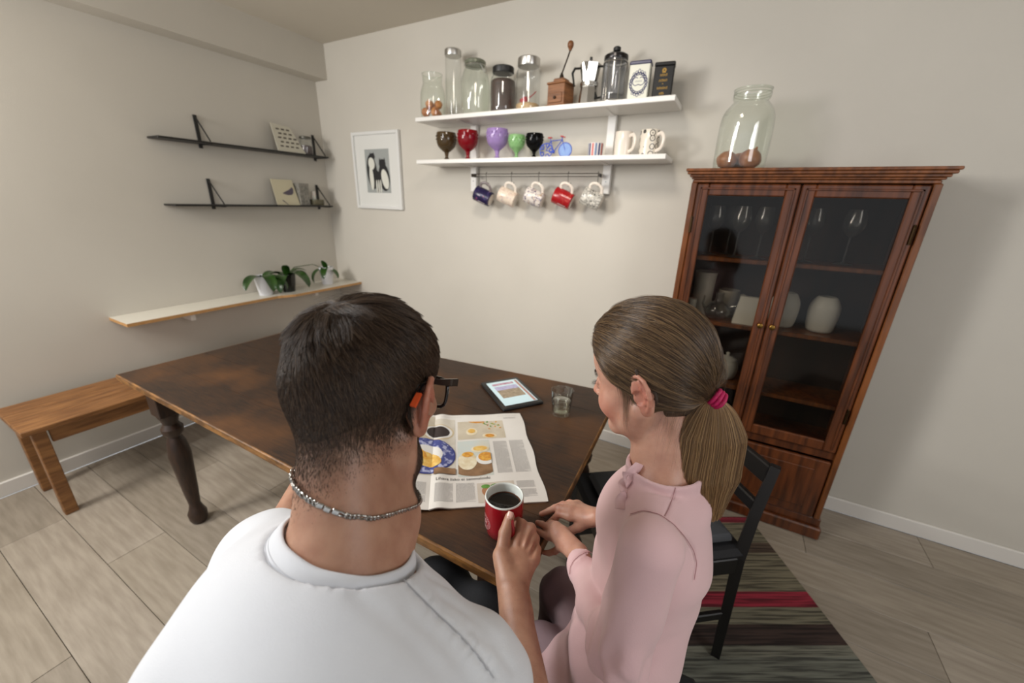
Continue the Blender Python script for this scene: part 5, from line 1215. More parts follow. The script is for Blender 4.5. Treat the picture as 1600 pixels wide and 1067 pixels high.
def grow_short(P0, N0, length, flow_w, rg_, lift, K=6, curl=.0):
    D_ = flow_w - N0 * (flow_w * N0).sum(1)[:, None]; D_ /= np.linalg.norm(D_, axis=1)[:, None] + 1e-9
    out = [P0 - N0 * .001]; p = P0.copy(); st = length / (K - 1)
    for k in range(1, K):
        t = k / (K - 1); l_ = lift * (1 - t) ** 1.2 ; d = D_ + N0 * l_[:, None]; d /= np.linalg.norm(d, axis=1)[:, None]
        p = p + d * st[:, None]; out.append(p.copy())
    return np.stack(out, 1)
def clump(P0, cell, amp, seed):
    """neighbouring hairs share a lean, so locks form"""
    q = np.floor(P0 / cell + np.random.default_rng(seed).random(3) * 5).astype(np.int64); h_ = (q[:, 0] * 73856093) ^ (q[:, 1] * 19349663) ^ (q[:, 2] * 83492791) ^ seed
    r = np.stack([np.sin((h_ % 10007) * (1.3 + a)) for a in range(3)], 1); return r * amp
n = 46000
P0, N0 = sample_roots(VS, FS, np.clip(htS * 1.1, 0, 1), n, rg1); Lr = toH(P0).astype(float)
fl = man_flow(Lr, rg1) @ RH.T; fl += clump(P0, .012, .16, 5) + clump(P0, .005, .14, 9)
top = sstep(Lr[:, 2], .045, .10); tt = hairT_man(Lr)
ln = (.0055 + .010 * sstep(Lr[:, 2], -.05, .05) + .030 * top) * (.7 + .5 * rg1.random(n)) * (.45 + .55 * tt)
base_off = (-.0012 + .0075 * tt * sstep(Lr[:, 2], -.06, .09)) * .55
lift = .38 + .25 * rg1.random(n) + .15 * (1 - top)
ps = grow_short(P0 + N0 * (base_off * .7)[:, None], N0, ln, fl, rg1, lift)
# bend long hair to follow the skull
for k in range(1, 6): ps[:, k] -= N0 * (ln * ln * (k / 5) ** 2 * 3.2)[:, None]
def lockup(ps, P0, ng, amt, rg_, sel):
    """pull neighbouring hairs together towards shared tips"""
    n = len(P0); gi = rg_.choice(n, ng, replace=False); G_ = P0[gi].astype(np.float32); own = np.empty(n, int)
    for c in np.array_split(np.arange(n), 24): own[c] = (((P0[c, None].astype(np.float32) - G_[None]) ** 2).sum(-1)).argmin(1)
    K = ps.shape[1]
    for k in range(1, K):
        t = (k / (K - 1)) * amt * sel; ps[:, k] = ps[:, k] * (1 - t)[:, None] + (ps[gi[own], k] + (ps[:, 0] - P0[gi[own]]) * .10) * t[:, None]
    return ps
ps = lockup(ps, P0, 1700, .72, rg1, (.30 + .70 * top) * sstep(Lr[:, 2], -.05, .03))
hmM = hairmat('dark brown hair', [(32, 23, 18), (52, 39, 30), (74, 57, 44), (108, 88, 70)], .38, .35)
strands('short_strands', ps, rg1.uniform(.00013, .00024, n), hmM, hair)
# few long tufts standing off the crown
n2 = 60; m_ = (Lr[:, 2] > .075) & (Lr[:, 1] < -.01); ii = rg1.choice(np.where(m_)[0], n2)
fl2 = (np.array([-.55, -.2, .45]) + rg1.normal(0, .35, (n2, 3))) @ RH.T
pt = grow_short(P0[ii] + N0[ii] * .008, N0[ii], rg1.uniform(.02, .034, n2), fl2, rg1, np.full(n2, .7), K=7)
for k in range(1, 7): pt[:, k] += np.array([0, 0, -1]) * (k / 6) ** 2 * .004
strands('stray_strands', pt, np.full(n2, .00009), hmM, hair)
# beard, short dense
n = 14000
P0, N0 = sample_roots(VS, FS, btS, n, rg1); L_ = toH(P0).astype(float)
fb = (np.array([0, .35, -1.0]) + rg1.normal(0, .25, (n, 3))) @ RH.T
ps = grow_short(P0, N0, rg1.uniform(.006, .011, n), fb, rg1, np.full(n, .8), K=4)
bd = strands('beard', ps, rg1.uniform(.00008, .00013, n), hmM, man); tag(bd, 'short dark beard along the jaw')
# fine hair on the forearm
ah_V, ah_F = V2, F2; nrmS = nrm[len(V1):len(V1) + len(V2)]
dW = np.linalg.norm(V2 - W, axis=1); farm = ((V2 - W) @ (np.array(EL_R) - W) > .0001) * (dW > .012) * 1.0
P0, N0 = sample_roots(V2, F2, farm + 1e-9, 1800, rg1)
fa = np.tile(-(np.array(EL_R) - W), (1800, 1)) * .6 + np.array([.15, -.1, -.12]) + rg1.normal(0, .05, (1800, 3))
ps = grow_short(P0, N0, rg1.uniform(.006, .012, 1800), fa, rg1, np.full(1800, .45), K=5)
strands('arm_hair', ps, np.full(1800, .00005), hmM, man)

# ------------------------------ white t-shirt
shm = mat('white cotton jersey', (216, 219, 224), .85, rgb2=(210, 213, 219), scale=6, bump=.25, bscale=900, sheen=.2)
SRo = (SR[0] + .004, SR[1], SR[2]); hem = A_(SR, EL_R, .50)
yk = (NB[0] - .004, NB[1] - .018, NB[2] - .066)
shirt = [(RC(yk, SRo, .056, .060), .03), (RC(yk, SL, .056, .060), .03), (ELL((-.300, .150, .93), (.160, .108, .15)), .06), (ELL((-.298, .120, .86), (.172, .125, .20)), .06),
         (RC((-.285, .06, .78), (-.275, .00, .56), .150, .155, ((0, 1, 0), .80)), .06),
         (ELL((-.250, .070, .92), (.055, .04, .08)), .05), (ELL((-.360, .065, .92), (.055, .04, .08)), .05)]
slR = [(RC(SRo, hem, .060, .058), .03), (RC(hem, A_(SR, EL_R, .8), .058, .058), .01)]; slL = [(RC(SL, (-.510, .21, .86), .060, .060), .03), (RC((-.510, .21, .86), (-.53, .22, .80), .060, .060), .03)]
nax = np.array(nk1) - np.array([NB[0], NB[1] - .02, NB[2]]); nax /= np.linalg.norm(nax)
CE = np.array([NB[0] + .000, NB[1] + .000, NB[2] - .014])      # collar plane centre
cn = np.array([.08, .48, .88]); cn /= np.linalg.norm(cn)
hn = np.array(EL_R) - np.array(SR); hn /= np.linalg.norm(hn)
hnl = np.array([-.35, .2, -.9]); hnl /= np.linalg.norm(hnl)
rw = np.random.default_rng(4)
folds = []
def fold(a, b, r, k=.012, sub=True): folds.append((RC(a, b, r, r * .6), k, -1 if sub else 1))
def shirt_f(P):
    d = U(shirt, P); 
    # neck opening
    q = P - CE; hh = q @ cn; rr_ = np.sqrt(((q - hh[..., None] * cn) ** 2 * np.array([1, 1.0, 1])).sum(-1))
    d = smax(d, np.minimum(hh + .012, .081 - rr_), .005)
    d = smax(d, -(np.maximum(rr_ - .0670, -(hh + .06))), .004)
    e = smax(U(slR, P), (P - np.array(hem)) @ hn - .014 + .004 * np.sin(P[..., 1] * 120), .003); d = smin(d, e, .03)
    e = smax(U(slL, P), (P - np.array([-.510, .21, .86])) @ hnl - .014, .003); d = smin(d, e, .03)
    x, y, z = P[..., 0], P[..., 1], P[..., 2]
    wv = .0036 * np.sin(x * 38 + z * 26 + 2.0 * np.sin(y * 21 + z * 9)) * np.sin(z * 17 + x * 9) * np.clip((1.07 - z) * 14, 0, 1) + .0022 * np.sin(x * 85 - z * 60 + y * 50) * np.clip((1.06 - z) * 6, 0, 1)
    return d + wv
V, F = mesh_sdf(shirt_f, (-.66, -.20, .44), (.01, .42, 1.19), .0036)
V = smooth_mesh(V, F, 1)
nS = vnormals(V, F); seams_m = []
for pix, dp, wd in (([(470, 930), (520, 985), (590, 1060)], .0022, .010), ([(560, 930), (620, 985), (690, 1060)], .0024, .009), ([(640, 960), (700, 1010), (740, 1064)], .0020, .008), ([(690, 930), (735, 960), (790, 1010)], .0024, .007), ([(670, 900), (720, 925), (765, 955)], .0018, .006), ([(450, 990), (500, 1064)], .002, .010), ([(740, 985), (775, 1010), (805, 1050)], .0022, .006)):
    ln_ = polyseam(pix, shirt_f)
    if len(ln_) > 3: V = press(V, nS, ln_, dp, wd)
for pix, dp, wd in (([(608, 880), (640, 915), (680, 955), (720, 992), (752, 1030), (775, 1064)], .0022, .0024),):
    ln_ = polyseam(pix, shirt_f)
    if len(ln_) > 3:
        V = press(V, nS, ln_, dp, wd); seams_m.append(ln_)
        cu = np.concatenate([[0], np.cumsum(np.linalg.norm(np.diff(ln_, axis=0), axis=1))]); nr = np.where(((V > ln_.min(0) - .05) & (V < ln_.max(0) + .05)).all(1))[0]
        dd = np.linalg.norm(V[nr, None] - ln_[None], axis=2); j_ = dd.argmin(1); s_a = cu[j_]; dm = dd.min(1)
        V[nr] += nS[nr] * (.0011 * np.sin(s_a * 2 * pi / .013 + 3 * np.sin(s_a * 60)) * np.exp(-(dm / .014) ** 2))[:, None]
shirt_o = add_mesh('t_shirt', V, F, shm, man)
for ln_ in seams_m: seam_tube(ln_, shirt_f, 'seam', mat('seam thread', (176, 178, 184), .9), shirt_o, .0006)
# twin needle line of the collar tape
def collar_pt(a, r, h_):
    e1 = np.cross(cn, [0, 1, 0]); e1 /= np.linalg.norm(e1); e2 = np.cross(cn, e1); return CE + e1 * cos(a) * r + e2 * sin(a) * r + cn * h_
v, f = [], []; rowsC = [(-.034, .0018), (-.018, .0026), (-.008, .0030), (0, .0030), (.0045, .0022), (.006, 0), (.0045, -.0018), (-.004, -.0022), (-.020, -.0022)]; nC = 96
for k in range(nC):
    a = 2 * pi * k / nC
    for (h_, t_) in rowsC: v.append(tuple(collar_pt(a, .0735 - .42 * min(h_ + .004, .02) + t_, h_ + .0004 * sin(a * 9))))
for k in range(nC):
    for j in range(len(rowsC) - 1): a_ = k * len(rowsC) + j; b_ = ((k + 1) % nC) * len(rowsC) + j; f.append((a_, b_, b_ + 1, a_ + 1))
MB().add(v, f).build('collar', shm, shirt_o, smooth=80)
for hh_ in (-.0075, -.0105):
    MB().tube([collar_pt(2 * pi * k / 96, .0735 - .42 * (hh_ + .004) + .0032, hh_) for k in range(96)], .0004, 5, closed=True).build('stitch_line', mat('stitch', (196, 198, 204), .9), shirt_o, smooth=80)
# trousers
trm = mat('black trousers', (22, 23, 27), .85, bump=.3, bscale=400)
KR, KL = (-.305, .50, .570), (-.44, .50, .56); HR, HL = (-.19, .03, .580), (-.36, .03, .580)
tr = [(RC(HR, HL, .115, .115), .03), (RC(HR, KR, .095, .078), .04), (RC(HL, KL, .095, .078), .04), (RC(KR, (-.305, .53, .10), .064, .050), .02), (RC(KL, (-.44, .53, .10), .064, .050), .02)]
V, F = mesh_sdf(lambda P: smax(U(tr, P) + .0025 * np.sin(P[..., 0] * 60 + P[..., 1] * 35) * np.sin(P[..., 2] * 40), -(P[..., 2] - .085), .004), (-.60, -.14, .06), (-.02, .66, .72), .007)
add_mesh('trousers', smooth_mesh(V, F, 2), F, trm, man)
shoe = mat('dark shoes', (34, 32, 32), .6)
for x_ in (-.305, -.44):
    V, F = mesh_sdf(lambda P: smax(U([(RC((x_, .51, .05), (x_, .66, .035), .045, .036), .02), (RC((x_, .52, .07), (x_, .53, .13), .042, .042), .02)], P), -(P[..., 2] - .003), .003), (x_ - .08, .43, -.01), (x_ + .08, .74, .2), .006)
    add_mesh('shoe', smooth_mesh(V, F, 1), F, shoe, man)
man_t = None
for ch in man.children: ch.location = (-man.location.x, -man.location.y, -man.location.z)

# ------------------------------ wristwatch on the left wrist
ww = empty('wristwatch', WL, 0, 'black wristwatch on the left wrist of the man, at the left table edge', 'watch')
wd_ = Vector(EL_L) - Vector(WL); wd_.normalize(); Mw_ = wd_.to_track_quat('Z', 'Y').to_matrix().to_4x4(); Mw_.translation = wd_ * .012
MB().lathe([(.0262, -.008), (.0282, -.008), (.0286, 0), (.0282, .008), (.0262, .008)], 36, Mw_).build('strap', mat('black strap', (20, 20, 22), .5), ww)
upv = (Vector((0, 0, 1)) - wd_ * wd_.z).normalized()
MB().box(-.014, .014, -.014, .014, -.003, .004, Matrix.Translation(wd_ * .012 + upv * .0295) @ upv.to_track_quat('Z', 'Y').to_matrix().to_4x4(), b=.003).build('watch_case', mat('black watch case', (26, 26, 28), .2, .5), ww)
# ------------------------------ glasses
gt = empty('eyeglasses', frH([(0, .1, 0)])[0], 0, 'black framed glasses with orange temple tips worn by the man', 'glasses')
gm = mat('black acetate', (16, 16, 18), .22, coat=.3); go = mat('orange temple tip', (214, 84, 40), .4)
def HP(*p): return Vector(frH([p])[0]) - gt.location
def ribbon(pts, h_, w_, name, m, par):
    """flat bar through pts, h_ tall (head z) and w_ thick"""
    pts = [Vector(p) for p in pts]; up = Vector(RH @ np.array([0, 0, 1.0])); v = []; f = []
    for i, p in enumerate(pts):
        t = (pts[min(i + 1, len(pts) - 1)] - pts[max(i - 1, 0)]).normalized(); s_ = t.cross(Vector(RH @ np.array([1.0, 0, 0]) if abs(t.dot(up)) > .8 else up)).normalized(); u2 = s_.cross(t)
        hh = h_[i] if hasattr(h_, '__len__') else h_
        for a, b in ((-1, -1), (1, -1), (1, 1), (-1, 1)): v.append(p + s_ * a * w_ / 2 + u2 * b * hh / 2)
    for i in range(len(pts) - 1):
        for k in range(4): f.append((i * 4 + k, i * 4 + (k + 1) % 4, i * 4 + 4 + (k + 1) % 4, i * 4 + 4 + k))
    f.append((3, 2, 1, 0)); n_ = 4 * (len(pts) - 1); f.append((n_, n_ + 1, n_ + 2, n_ + 3)); return MB().add(v, f).build(name, m, par, smooth=40)
for s_ in (-1, 1):
    t1 = ribbon([HP(s_ * .0765, .100, .020), HP(s_ * .0790, .070, .022), HP(s_ * .0800, .030, .024), HP(s_ * .0808, .006, .0265), HP(s_ * .0806, -.006, .027), HP(s_ * .0802, -.016, .022), HP(s_ * .0798, -.024, .013)], [.011, .0095, .008, .007, .0065, .0065, .007], .0036, 'temple', gm, gt)
    tag(ribbon([HP(s_ * .0798, -.0235, .0135), HP(s_ * .0792, -.0290, .006), HP(s_ * .0785, -.0335, -.001)], [.006, .0068, .0066], .0036, 'temple_tip', go, gt), 'orange temple tip')
    rim = []
    for k in range(28):
        a = 2 * pi * k / 28; ca, sa = cos(a), sin(a); q_ = (abs(ca) ** 4 + abs(sa) ** 4) ** -.25
        x_ = s_ * (.039 + .0275 * ca * q_ * s_ * s_); rim.append(HP(s_ * (.0385 + .0270 * ca * q_), .104 - .010 * ((.0385 + .027 * ca * q_) / .066) ** 2, .002 + .0210 * sa * q_))
    MB().tube(rim, .0027, 8, closed=True).build('rim', gm, gt, smooth=60)
    MB().add(rim, [tuple(range(28))]).build('lens', glassmat('lens', (244, 246, 246), 1.0), gt, smooth=0)
    ribbon([HP(s_ * .064, .098, .018), HP(s_ * .0765, .100, .020)], .010, .005, 'hinge', gm, gt)
MB().tube([HP(-.013, .106, .008), HP(0, .109, .011), HP(.013, .106, .008)], .0025, 8).build('bridge', gm, gt)

# ------------------------------ necklace: figaro chain lying on the neck
nt2 = empty('necklace', (0, 0, 0), 0, 'silver figaro chain necklace around the neck of the man', 'necklace')
sil = mat('silver', (196, 194, 190), .22, 1, rgb2=(120, 118, 114), scale=120)
ctr = np.array([NB[0] - .004, NB[1] + .012, NB[2] + .040]); pn = np.array([.16, .50, .86]); pn /= np.linalg.norm(pn)
e1 = np.cross(pn, [0, 1, 0]); e1 /= np.linalg.norm(e1); e2 = np.cross(pn, e1)
ring = []
for k in range(720):
    a = 2 * pi * k / 720; d_ = e1 * cos(a) + e2 * sin(a); ts = np.linspace(.03, .14, 60); P = (ctr + d_ * ts[:, None]).astype(np.float32); v = man_core(P); i = np.argmax(v > 0) if (v > 0).any() else 59
    ring.append(ctr + d_ * (ts[i] + .0022))
ring = np.array(ring)
for _ in range(6): ring = (np.roll(ring, 1, 0) + ring + np.roll(ring, -1, 0)) / 3
seg = np.linalg.norm(np.roll(ring, -1, 0) - ring, axis=1); cum = np.concatenate([[0], np.cumsum(seg)]); tot = cum[-1]
def rp_(s_): s_ = s_ % tot; i = min(np.searchsorted(cum, s_) - 1, 719) if s_ > 0 else 0; i = max(i, 0); f_ = (s_ - cum[i]) / seg[i]; return ring[i] * (1 - f_) + ring[(i + 1) % 720] * f_
lens = []; s_ = 0; k = 0
while s_ < tot - .004:
    L3 = .0105 if k % 4 == 3 else .0058; lens.append((s_, L3)); s_ += L3 * .80; k += 1
protos = {}
back_i = min(range(720), key=lambda i: ((ring[i] - np.array(at(492, 818, .36))) ** 2).sum()); sb = cum[back_i]
lastp = None
for j, (s0, L3) in enumerate(lens):
    if abs((s0 + L3 / 2 - sb + tot / 2) % tot - tot / 2) < .0125: continue
    if L3 not in protos:
        wv_ = .0030 if L3 < .008 else .0026; pr = [((L3 / 2) * cos(a) * (1.0), wv_ * sin(a), .0007 * sin(2 * a)) for a in np.linspace(0, 2 * pi, 15)[:-1]]
        protos[L3] = MB().tube(pr, .0011, 6, closed=True).build('link', sil, nt2, smooth=70); o = protos[L3]
    else:
        o = protos[L3].copy(); sc.collection.objects.link(o); o.parent = nt2
    p = rp_(s0 + L3 / 2); tn = rp_(s0 + L3) - rp_(s0); tn /= np.linalg.norm(tn); on_ = p - (ctr + pn * ((p - ctr) @ pn)); on_ -= tn * (on_ @ tn); on_ /= np.linalg.norm(on_)
    tw = R(28); bt2 = np.cross(on_, tn); y_ = bt2 * cos(tw) + on_ * sin(tw); z_ = np.cross(tn, y_)
    M4 = Matrix(((tn[0], y_[0], z_[0], p[0]), (tn[1], y_[1], z_[1], p[1]), (tn[2], y_[2], z_[2], p[2]), (0, 0, 0, 1))); o.matrix_local = M4
for j, ds_ in enumerate((-.0090, -.0005, .0080)):
    p = rp_(sb + ds_); tn = rp_(sb + ds_ + .002) - rp_(sb + ds_ - .002); tn /= np.linalg.norm(tn); on_ = p - (ctr + pn * ((p - ctr) @ pn)); on_ -= tn * (on_ @ tn); on_ /= np.linalg.norm(on_); y_ = np.cross(on_, tn)
    o = MB().box(-.0038, .0038, -.0028, .0028, -.0014, .0014, b=.0009).build('clasp_piece', sil, nt2)
    if j == 1: tag(o, 'lobster clasp at the back of the neck')
    o.matrix_local = Matrix(((tn[0], y_[0], on_[0], p[0]), (tn[1], y_[1], on_[1], p[1]), (tn[2], y_[2], on_[2], p[2]), (0, 0, 0, 1)))
# ---------------------------------------------------------------- the girl in pink
girl = empty('person', (.01, .55, 0), 0, 'girl in pink sweatshirt dress with low ponytail seated at the table', 'person')
skG = skinmat('girl skin', (196, 150, 128), (180, 132, 112), (190, 98, 80), .45)
gH, gF, RG = hframe((-.073, .611, 1.153), 78, 19, 0)
ghp = head_prims(child=True)
gep = ear_prims(1, (.0665, -.014, -.006), flare=22, s=.98, tilt=-10) + ear_prims(-1, (-.0665, -.014, -.006), flare=22, s=.98, tilt=-10)
GN = np.array(at(1035, 742, .61)); GSL = np.array(at(1018, 852, .515)); GSR = np.array([.012, .665, GSL[2]])
gk0 = gF([(0, -.020, -.035)])[0]
GEL = np.array(at(966, 1022, .555)); GWL = np.array(at(905, 866, .745)); GWR = np.array(at(931, 808, .835)); GER = np.array([-.035, .755, .80])
gbody = [(RC(gk0, GN, .036, .040), .015), (RC(gF([(0, .01, -.055)])[0], GN + np.array([-.02, 0, -.01]), .026, .030), .02), (RC(GN + [0, 0, -.03], GSL, .040, .030), .03), (RC(GN + [0, 0, -.03], GSR, .040, .030), .03),
         (ELL(GN + [.02, .005, -.12], (.06, .09, .10)), .03)]
def girl_core(P):
    d = U(gbody, P); L_ = gH(P); d = smin(d, U(ghp, L_), .016); return smin(d, U(gep, L_), .002)
GV1, GF1 = mesh_sdf(girl_core, (-.20, .44, .985), (.07, .76, 1.30), .0018); GV1 = smooth_mesh(GV1, GF1, 1)
def child_hand(W_, fingers, th, up, rf=1.0):
    up = np.array(up, float); up /= np.linalg.norm(up); q = []
    for i, F_ in enumerate(fingers): q.append((RC(A_(W_, F_[0], .12), F_[0], .0155, (.0105, .0105, .010, .0092)[i], (up, .70)), .008))
    q.append((RC(A_(W_, th[0], .4), th[0], .013, .0105), .010)); q += [(RC(th[0], th[1], .0105, .0090), .006), (RC(th[1], th[2], .0088, .0070), .003)]
    for i, F_ in enumerate(fingers): r = np.array([.0088, .0078, .0068, .0058]) * (1, 1, .95, .86)[i]; q += finger(F_, list(r), .0025)
    return q
# left hand (near the camera): index, middle, ring, pinky
gl_ = [[at(869, 823, .812), at(862, 818, .842), at(857, 824, .855), at(855, 831, .857)],
       [at(869, 833, .803), at(856, 824, .832), at(847, 819, .846), at(840, 816.5, .855)],
       [at(872, 843, .794), at(856, 838, .818), at(844, 832, .834), at(835, 827, .845)],
       [at(878, 854, .782), at(867, 861, .802), at(858, 864, .812), at(850, 863, .820)]]
glt = [at(880, 832, .80), at(872, 824, .83), at(866, 822, .85)]
GV2, GF2 = mesh_sdf(lambda P: U([(RC(GWL, GEL, .0185, .029), .01), (RC(GEL, GSL, .029, .030), .01)] + child_hand(GWL, gl_, glt, np.array([0, -.3, 1])), P), np.min([GWL, GEL, GSL, *sum(gl_, [])], 0) - .05, np.max([GWL, *sum(gl_, []), GEL, GSL], 0) + .04, .0018)
GV2 = smooth_mesh(GV2, GF2, 1)
# right hand (far): thumb nearest the camera
gr_ = [[at(890, 806, .850), at(873, 803, .862), at(862, 814, .868), at(853, 821, .868)],
       [at(892, 796, .860), at(872, 793, .876), at(858, 798, .884), at(846, 803, .886)],
       [at(897, 791, .872), at(880, 788, .892), at(866, 793, .900), at(856, 798, .902)],
       [at(903, 788, .884), at(890, 785, .905), at(878, 789, .912), at(869, 794, .914)]]
grt = [at(905, 822, .842), at(893, 829, .852), at(884, 832, .858)]
GV3, GF3 = mesh_sdf(lambda P: U([(RC(GWR, GER, .0180, .028), .01), (RC(GER, GSR, .028, .030), .01)] + child_hand(GWR, gr_, grt, np.array([0, -.3, 1])), P), np.min([GWR, GER, GSR, *sum(gr_, [])], 0) - .05, np.max([GWR, *sum(gr_, []), GER, GSR], 0) + .04, .0018)
GV3 = smooth_mesh(GV3, GF3, 1)
VG, FG = join_vf([(GV1, GF1), (GV2, GF2), (GV3, GF3)]); LG = gH(VG).astype(float)
isH = np.arange(len(VG)) < len(GV1)
gx, gy, gz = LG.T; gax = np.abs(gx)
redG = .55 * np.exp(-((gax - .046) ** 2 + (gy - .060) ** 2 + (gz + .040) ** 2) / .022 ** 2) + .5 * np.exp(-(gx ** 2 + (gy - .108) ** 2 + (gz + .022) ** 2) / .012 ** 2) + .55 * np.exp(-((gax - .078) / .010) ** 2 - ((gy + .016) / .02) ** 2 - ((gz + .006) / .03) ** 2)
redG += 1.1 * np.exp(-(gx / .014) ** 4 - ((gy - .092) / .009) ** 2 - ((gz + .0495) / .0085) ** 2)
redG = redG * isH
for q_ in [F_[-1] for F_ in gl_ + gr_] + [F_[1] for F_ in gl_ + gr_]: redG = np.maximum(redG, .35 * np.exp(-(np.linalg.norm(VG - q_, axis=1) / .009) ** 2))
gb = add_mesh('body', VG, FG, skG, girl, dict(red=np.clip(redG, 0, 1)))
nG = vnormals(VG, FG)
# eyes, lashes, brows
for s_ in (-1, 1):
    e_ = MB().ball((0, 0, 0), .0118, 24).build('eye', mat('eyeball', (226, 220, 214), .15), gb, smooth=80); e_.location = gF([(s_ * .029, .0702, -.001)])[0]
    d_ = RG @ np.array([s_ * .05, .95, -.38]); d_ /= np.linalg.norm(d_)
    M4 = Matrix.Translation(Vector(gF([(s_ * .029, .0702, -.001)])[0])) @ Vector(d_).to_track_quat('Z', 'Y').to_matrix().to_4x4()
    MB().lathe([(0, .01215), (.0028, .0119)], 20, M4).build('pupil', blackp, gb); MB().lathe([(.0028, .0119), (.0058, .0106)], 24, M4).build('iris', mat('grey blue iris', (92, 104, 112), .2), gb)
P_ = []; rgG = np.random.default_rng(5)
for s_ in (-1, 1):
    for k in range(70):
        a = rgG.uniform(-1, 1); b0 = np.array([s_ * (.029 + .0115 * a), .0825 - .0045 * a * a, .0045 - .003 * a * a]); d0 = np.array([s_ * a * .5, 1.0, .02]); d0 /= np.linalg.norm(d0); L3 = rgG.uniform(.006, .009)
        P_.append(gF(np.array([b0 + d0 * L3 * t + np.array([0, 0, 1]) * L3 * (.55 * t * t - .45 * t) for t in np.linspace(0, 1, 6)])))
    for k in range(160):
        a = rgG.uniform(-1, 1); b0 = np.array([s_ * (.030 + .016 * a), .0872 - 8.9 * (.030 + .016 * a) ** 2, .0185 + .0030 * (1 - a * a) + rgG.normal(0, .0008)]); d0 = np.array([s_ * 1.0, -.15, .25 - .3 * a]); d0 /= np.linalg.norm(d0)
        P_.append(gF(np.array([b0 + d0 * .007 * t + np.array([0, .0012, 0]) * t for t in np.linspace(0, 1, 6)])))
strands('lashes_and_brows', np.array(P_), np.full(len(P_), .00011), hairmat('lash brown', [(44, 34, 30), (70, 54, 44)]), girl)

# ---- hair drawn back to the tie
TIE = np.array([-.002, -.084, -.032]); HC = np.array([0, -.006, .030])
def ghair(L_):
    x, y, z = L_[:, 0], L_[:, 1], L_[:, 2]; ax = np.abs(x)
    yl = np.interp(z, [-.03, -.005, .012, .030, .050, .068, .085, .13], [.012, .016, .026, .046, .058, .066, .072, .072])      # hairline
    front = sstep(yl - y, -.002, .008) * (z > .008 - .0) 
    beh = sstep(-.026 - y, 0, .006) * sstep(z, -.062 + .25 * ax, -.052 + .25 * ax)
    burn = sstep(yl - y, -.002, .006) * sstep(y, -.002, .002) * sstep(z, -.026, -.012)
    m = np.maximum.reduce([front * sstep(z, .010, .018), beh, burn * .8]); return m * (L_[:, 2] > -.09)
gm_ = ghair(LG) * isH
earG = (np.abs(gx) > .069) & (gy > -.045) & (gy < .004) & (gz > -.042) & (gz < .028); gm_ = np.where(earG, 0, gm_)
sel = (gm_[FG] > .02).any(1); Fh = FG[sel]; used, inv = np.unique(Fh, return_inverse=True); Fh = inv.reshape(Fh.shape)
tdir = np.linalg.norm(LG[used] - TIE, axis=1)
thk = -.001 + gm_[used] * (.0040 + .0065 * sstep(LG[used, 2], -.03, .06) + .003 * sstep(tdir, .09, .03))
hbm = mat('light brown hair base', (74, 55, 40), .6, rgb2=(54, 40, 29), scale=40, stretch=(1, 1, 1))
ghair_o = add_mesh('hair', VG[used] + nG[used] * thk[:, None], Fh, hbm, girl)
def gsurf(L_): return U(ghp, L_.astype(np.float32))
def hug(q, off, it=3):
    for _ in range(it):
        d = gsurf(q); n_ = q - HC; n_ /= np.linalg.norm(n_, axis=1)[:, None]; q = q + n_ * (off - d)[:, None]
    return q
rgh = np.random.default_rng(21); N_ = 26000; nrmS = nG[:len(GV1)]
P0, _n = sample_roots(GV1, GF1, gm_[:len(GV1)], N_, rgh); L0 = gH(P0).astype(float)
sg = np.sign(L0[:, 0]) ; K = 13; pts = []
tie_spread = rgh.normal(0, .0045, (N_, 3)) * np.array([1, .5, 1])
cl = clump(L0, .010, .0016, 3)[:, 0] + clump(L0, .0045, .0012, 8)[:, 1]
lay = rgh.random(N_)
for k in range(K):
    t = k / (K - 1); te = t ** 1.05
    q = L0 * (1 - te) + (TIE + tie_spread * .8 + np.array([0, .004, 0])) * te
    # sweep: hair first follows the skull back and slightly down
    sag = np.sin(np.pi * t) * .012; q[:, 2] -= sag * (L0[:, 2] < .05) * .3; q[:, 2] += sag * sstep(L0[:, 2], .02, .09) * .9
    if t < .97:
        off = .0008 + (.0045 + .0070 * sstep(q[:, 2], -.03, .06)) * min(1, t * 5) * (.55 + .50 * lay) + cl * min(1, t * 4) * (1 - .7 * t) + .002 * t
        q = hug(q, off)
    pts.append(gF(q))
ps = np.stack(pts, 1)
gi = rgh.choice(N_, 700, replace=False); own = np.empty(N_, int)
for c in np.array_split(np.arange(N_), 12): own[c] = (((P0[c, None] - P0[gi][None]) ** 2).sum(-1)).argmin(1)
for k in range(1, K - 1):
    t = k / (K - 1); a_ = .62 * sin(pi * min(t * 1.15, 1)); ps[:, k] = ps[:, k] * (1 - a_) + (ps[gi[own], k] + (ps[:, k] - ps[gi[own], k]) * .2) * a_
hgM = hairmat('light brown hair', [(40, 29, 20), (74, 55, 39), (108, 84, 58), (156, 126, 90)], .34, .6)
strands('drawn_back_strands', ps, rgh.uniform(.00010, .00019, N_), hgM, ghair_o, tip=.9)
# fine loose wisps around hairline, crown and nape
nw = 700; ii = rgh.choice(N_, nw); w0 = P0[ii]; nn_ = _n[ii]; back_d = (gF([TIE])[0] - w0); back_d /= np.linalg.norm(back_d, axis=1)[:, None]
wp_ = []; Lw = rgh.uniform(.02, .06, nw)
rd = rgh.normal(0, .5, (nw, 3))
for k in range(8):
    t = k / 7; wp_.append(w0 + nn_ * (.008 + .006 * np.sin(t * 3) + .004 * rd[:, :1] * t) + (back_d + rd * .35) * (Lw * t)[:, None] + np.array([0, 0, -1]) * (t * t * .012))
strands('loose_wisps', np.stack(wp_, 1), np.full(nw, .00006), hgM, ghair_o)
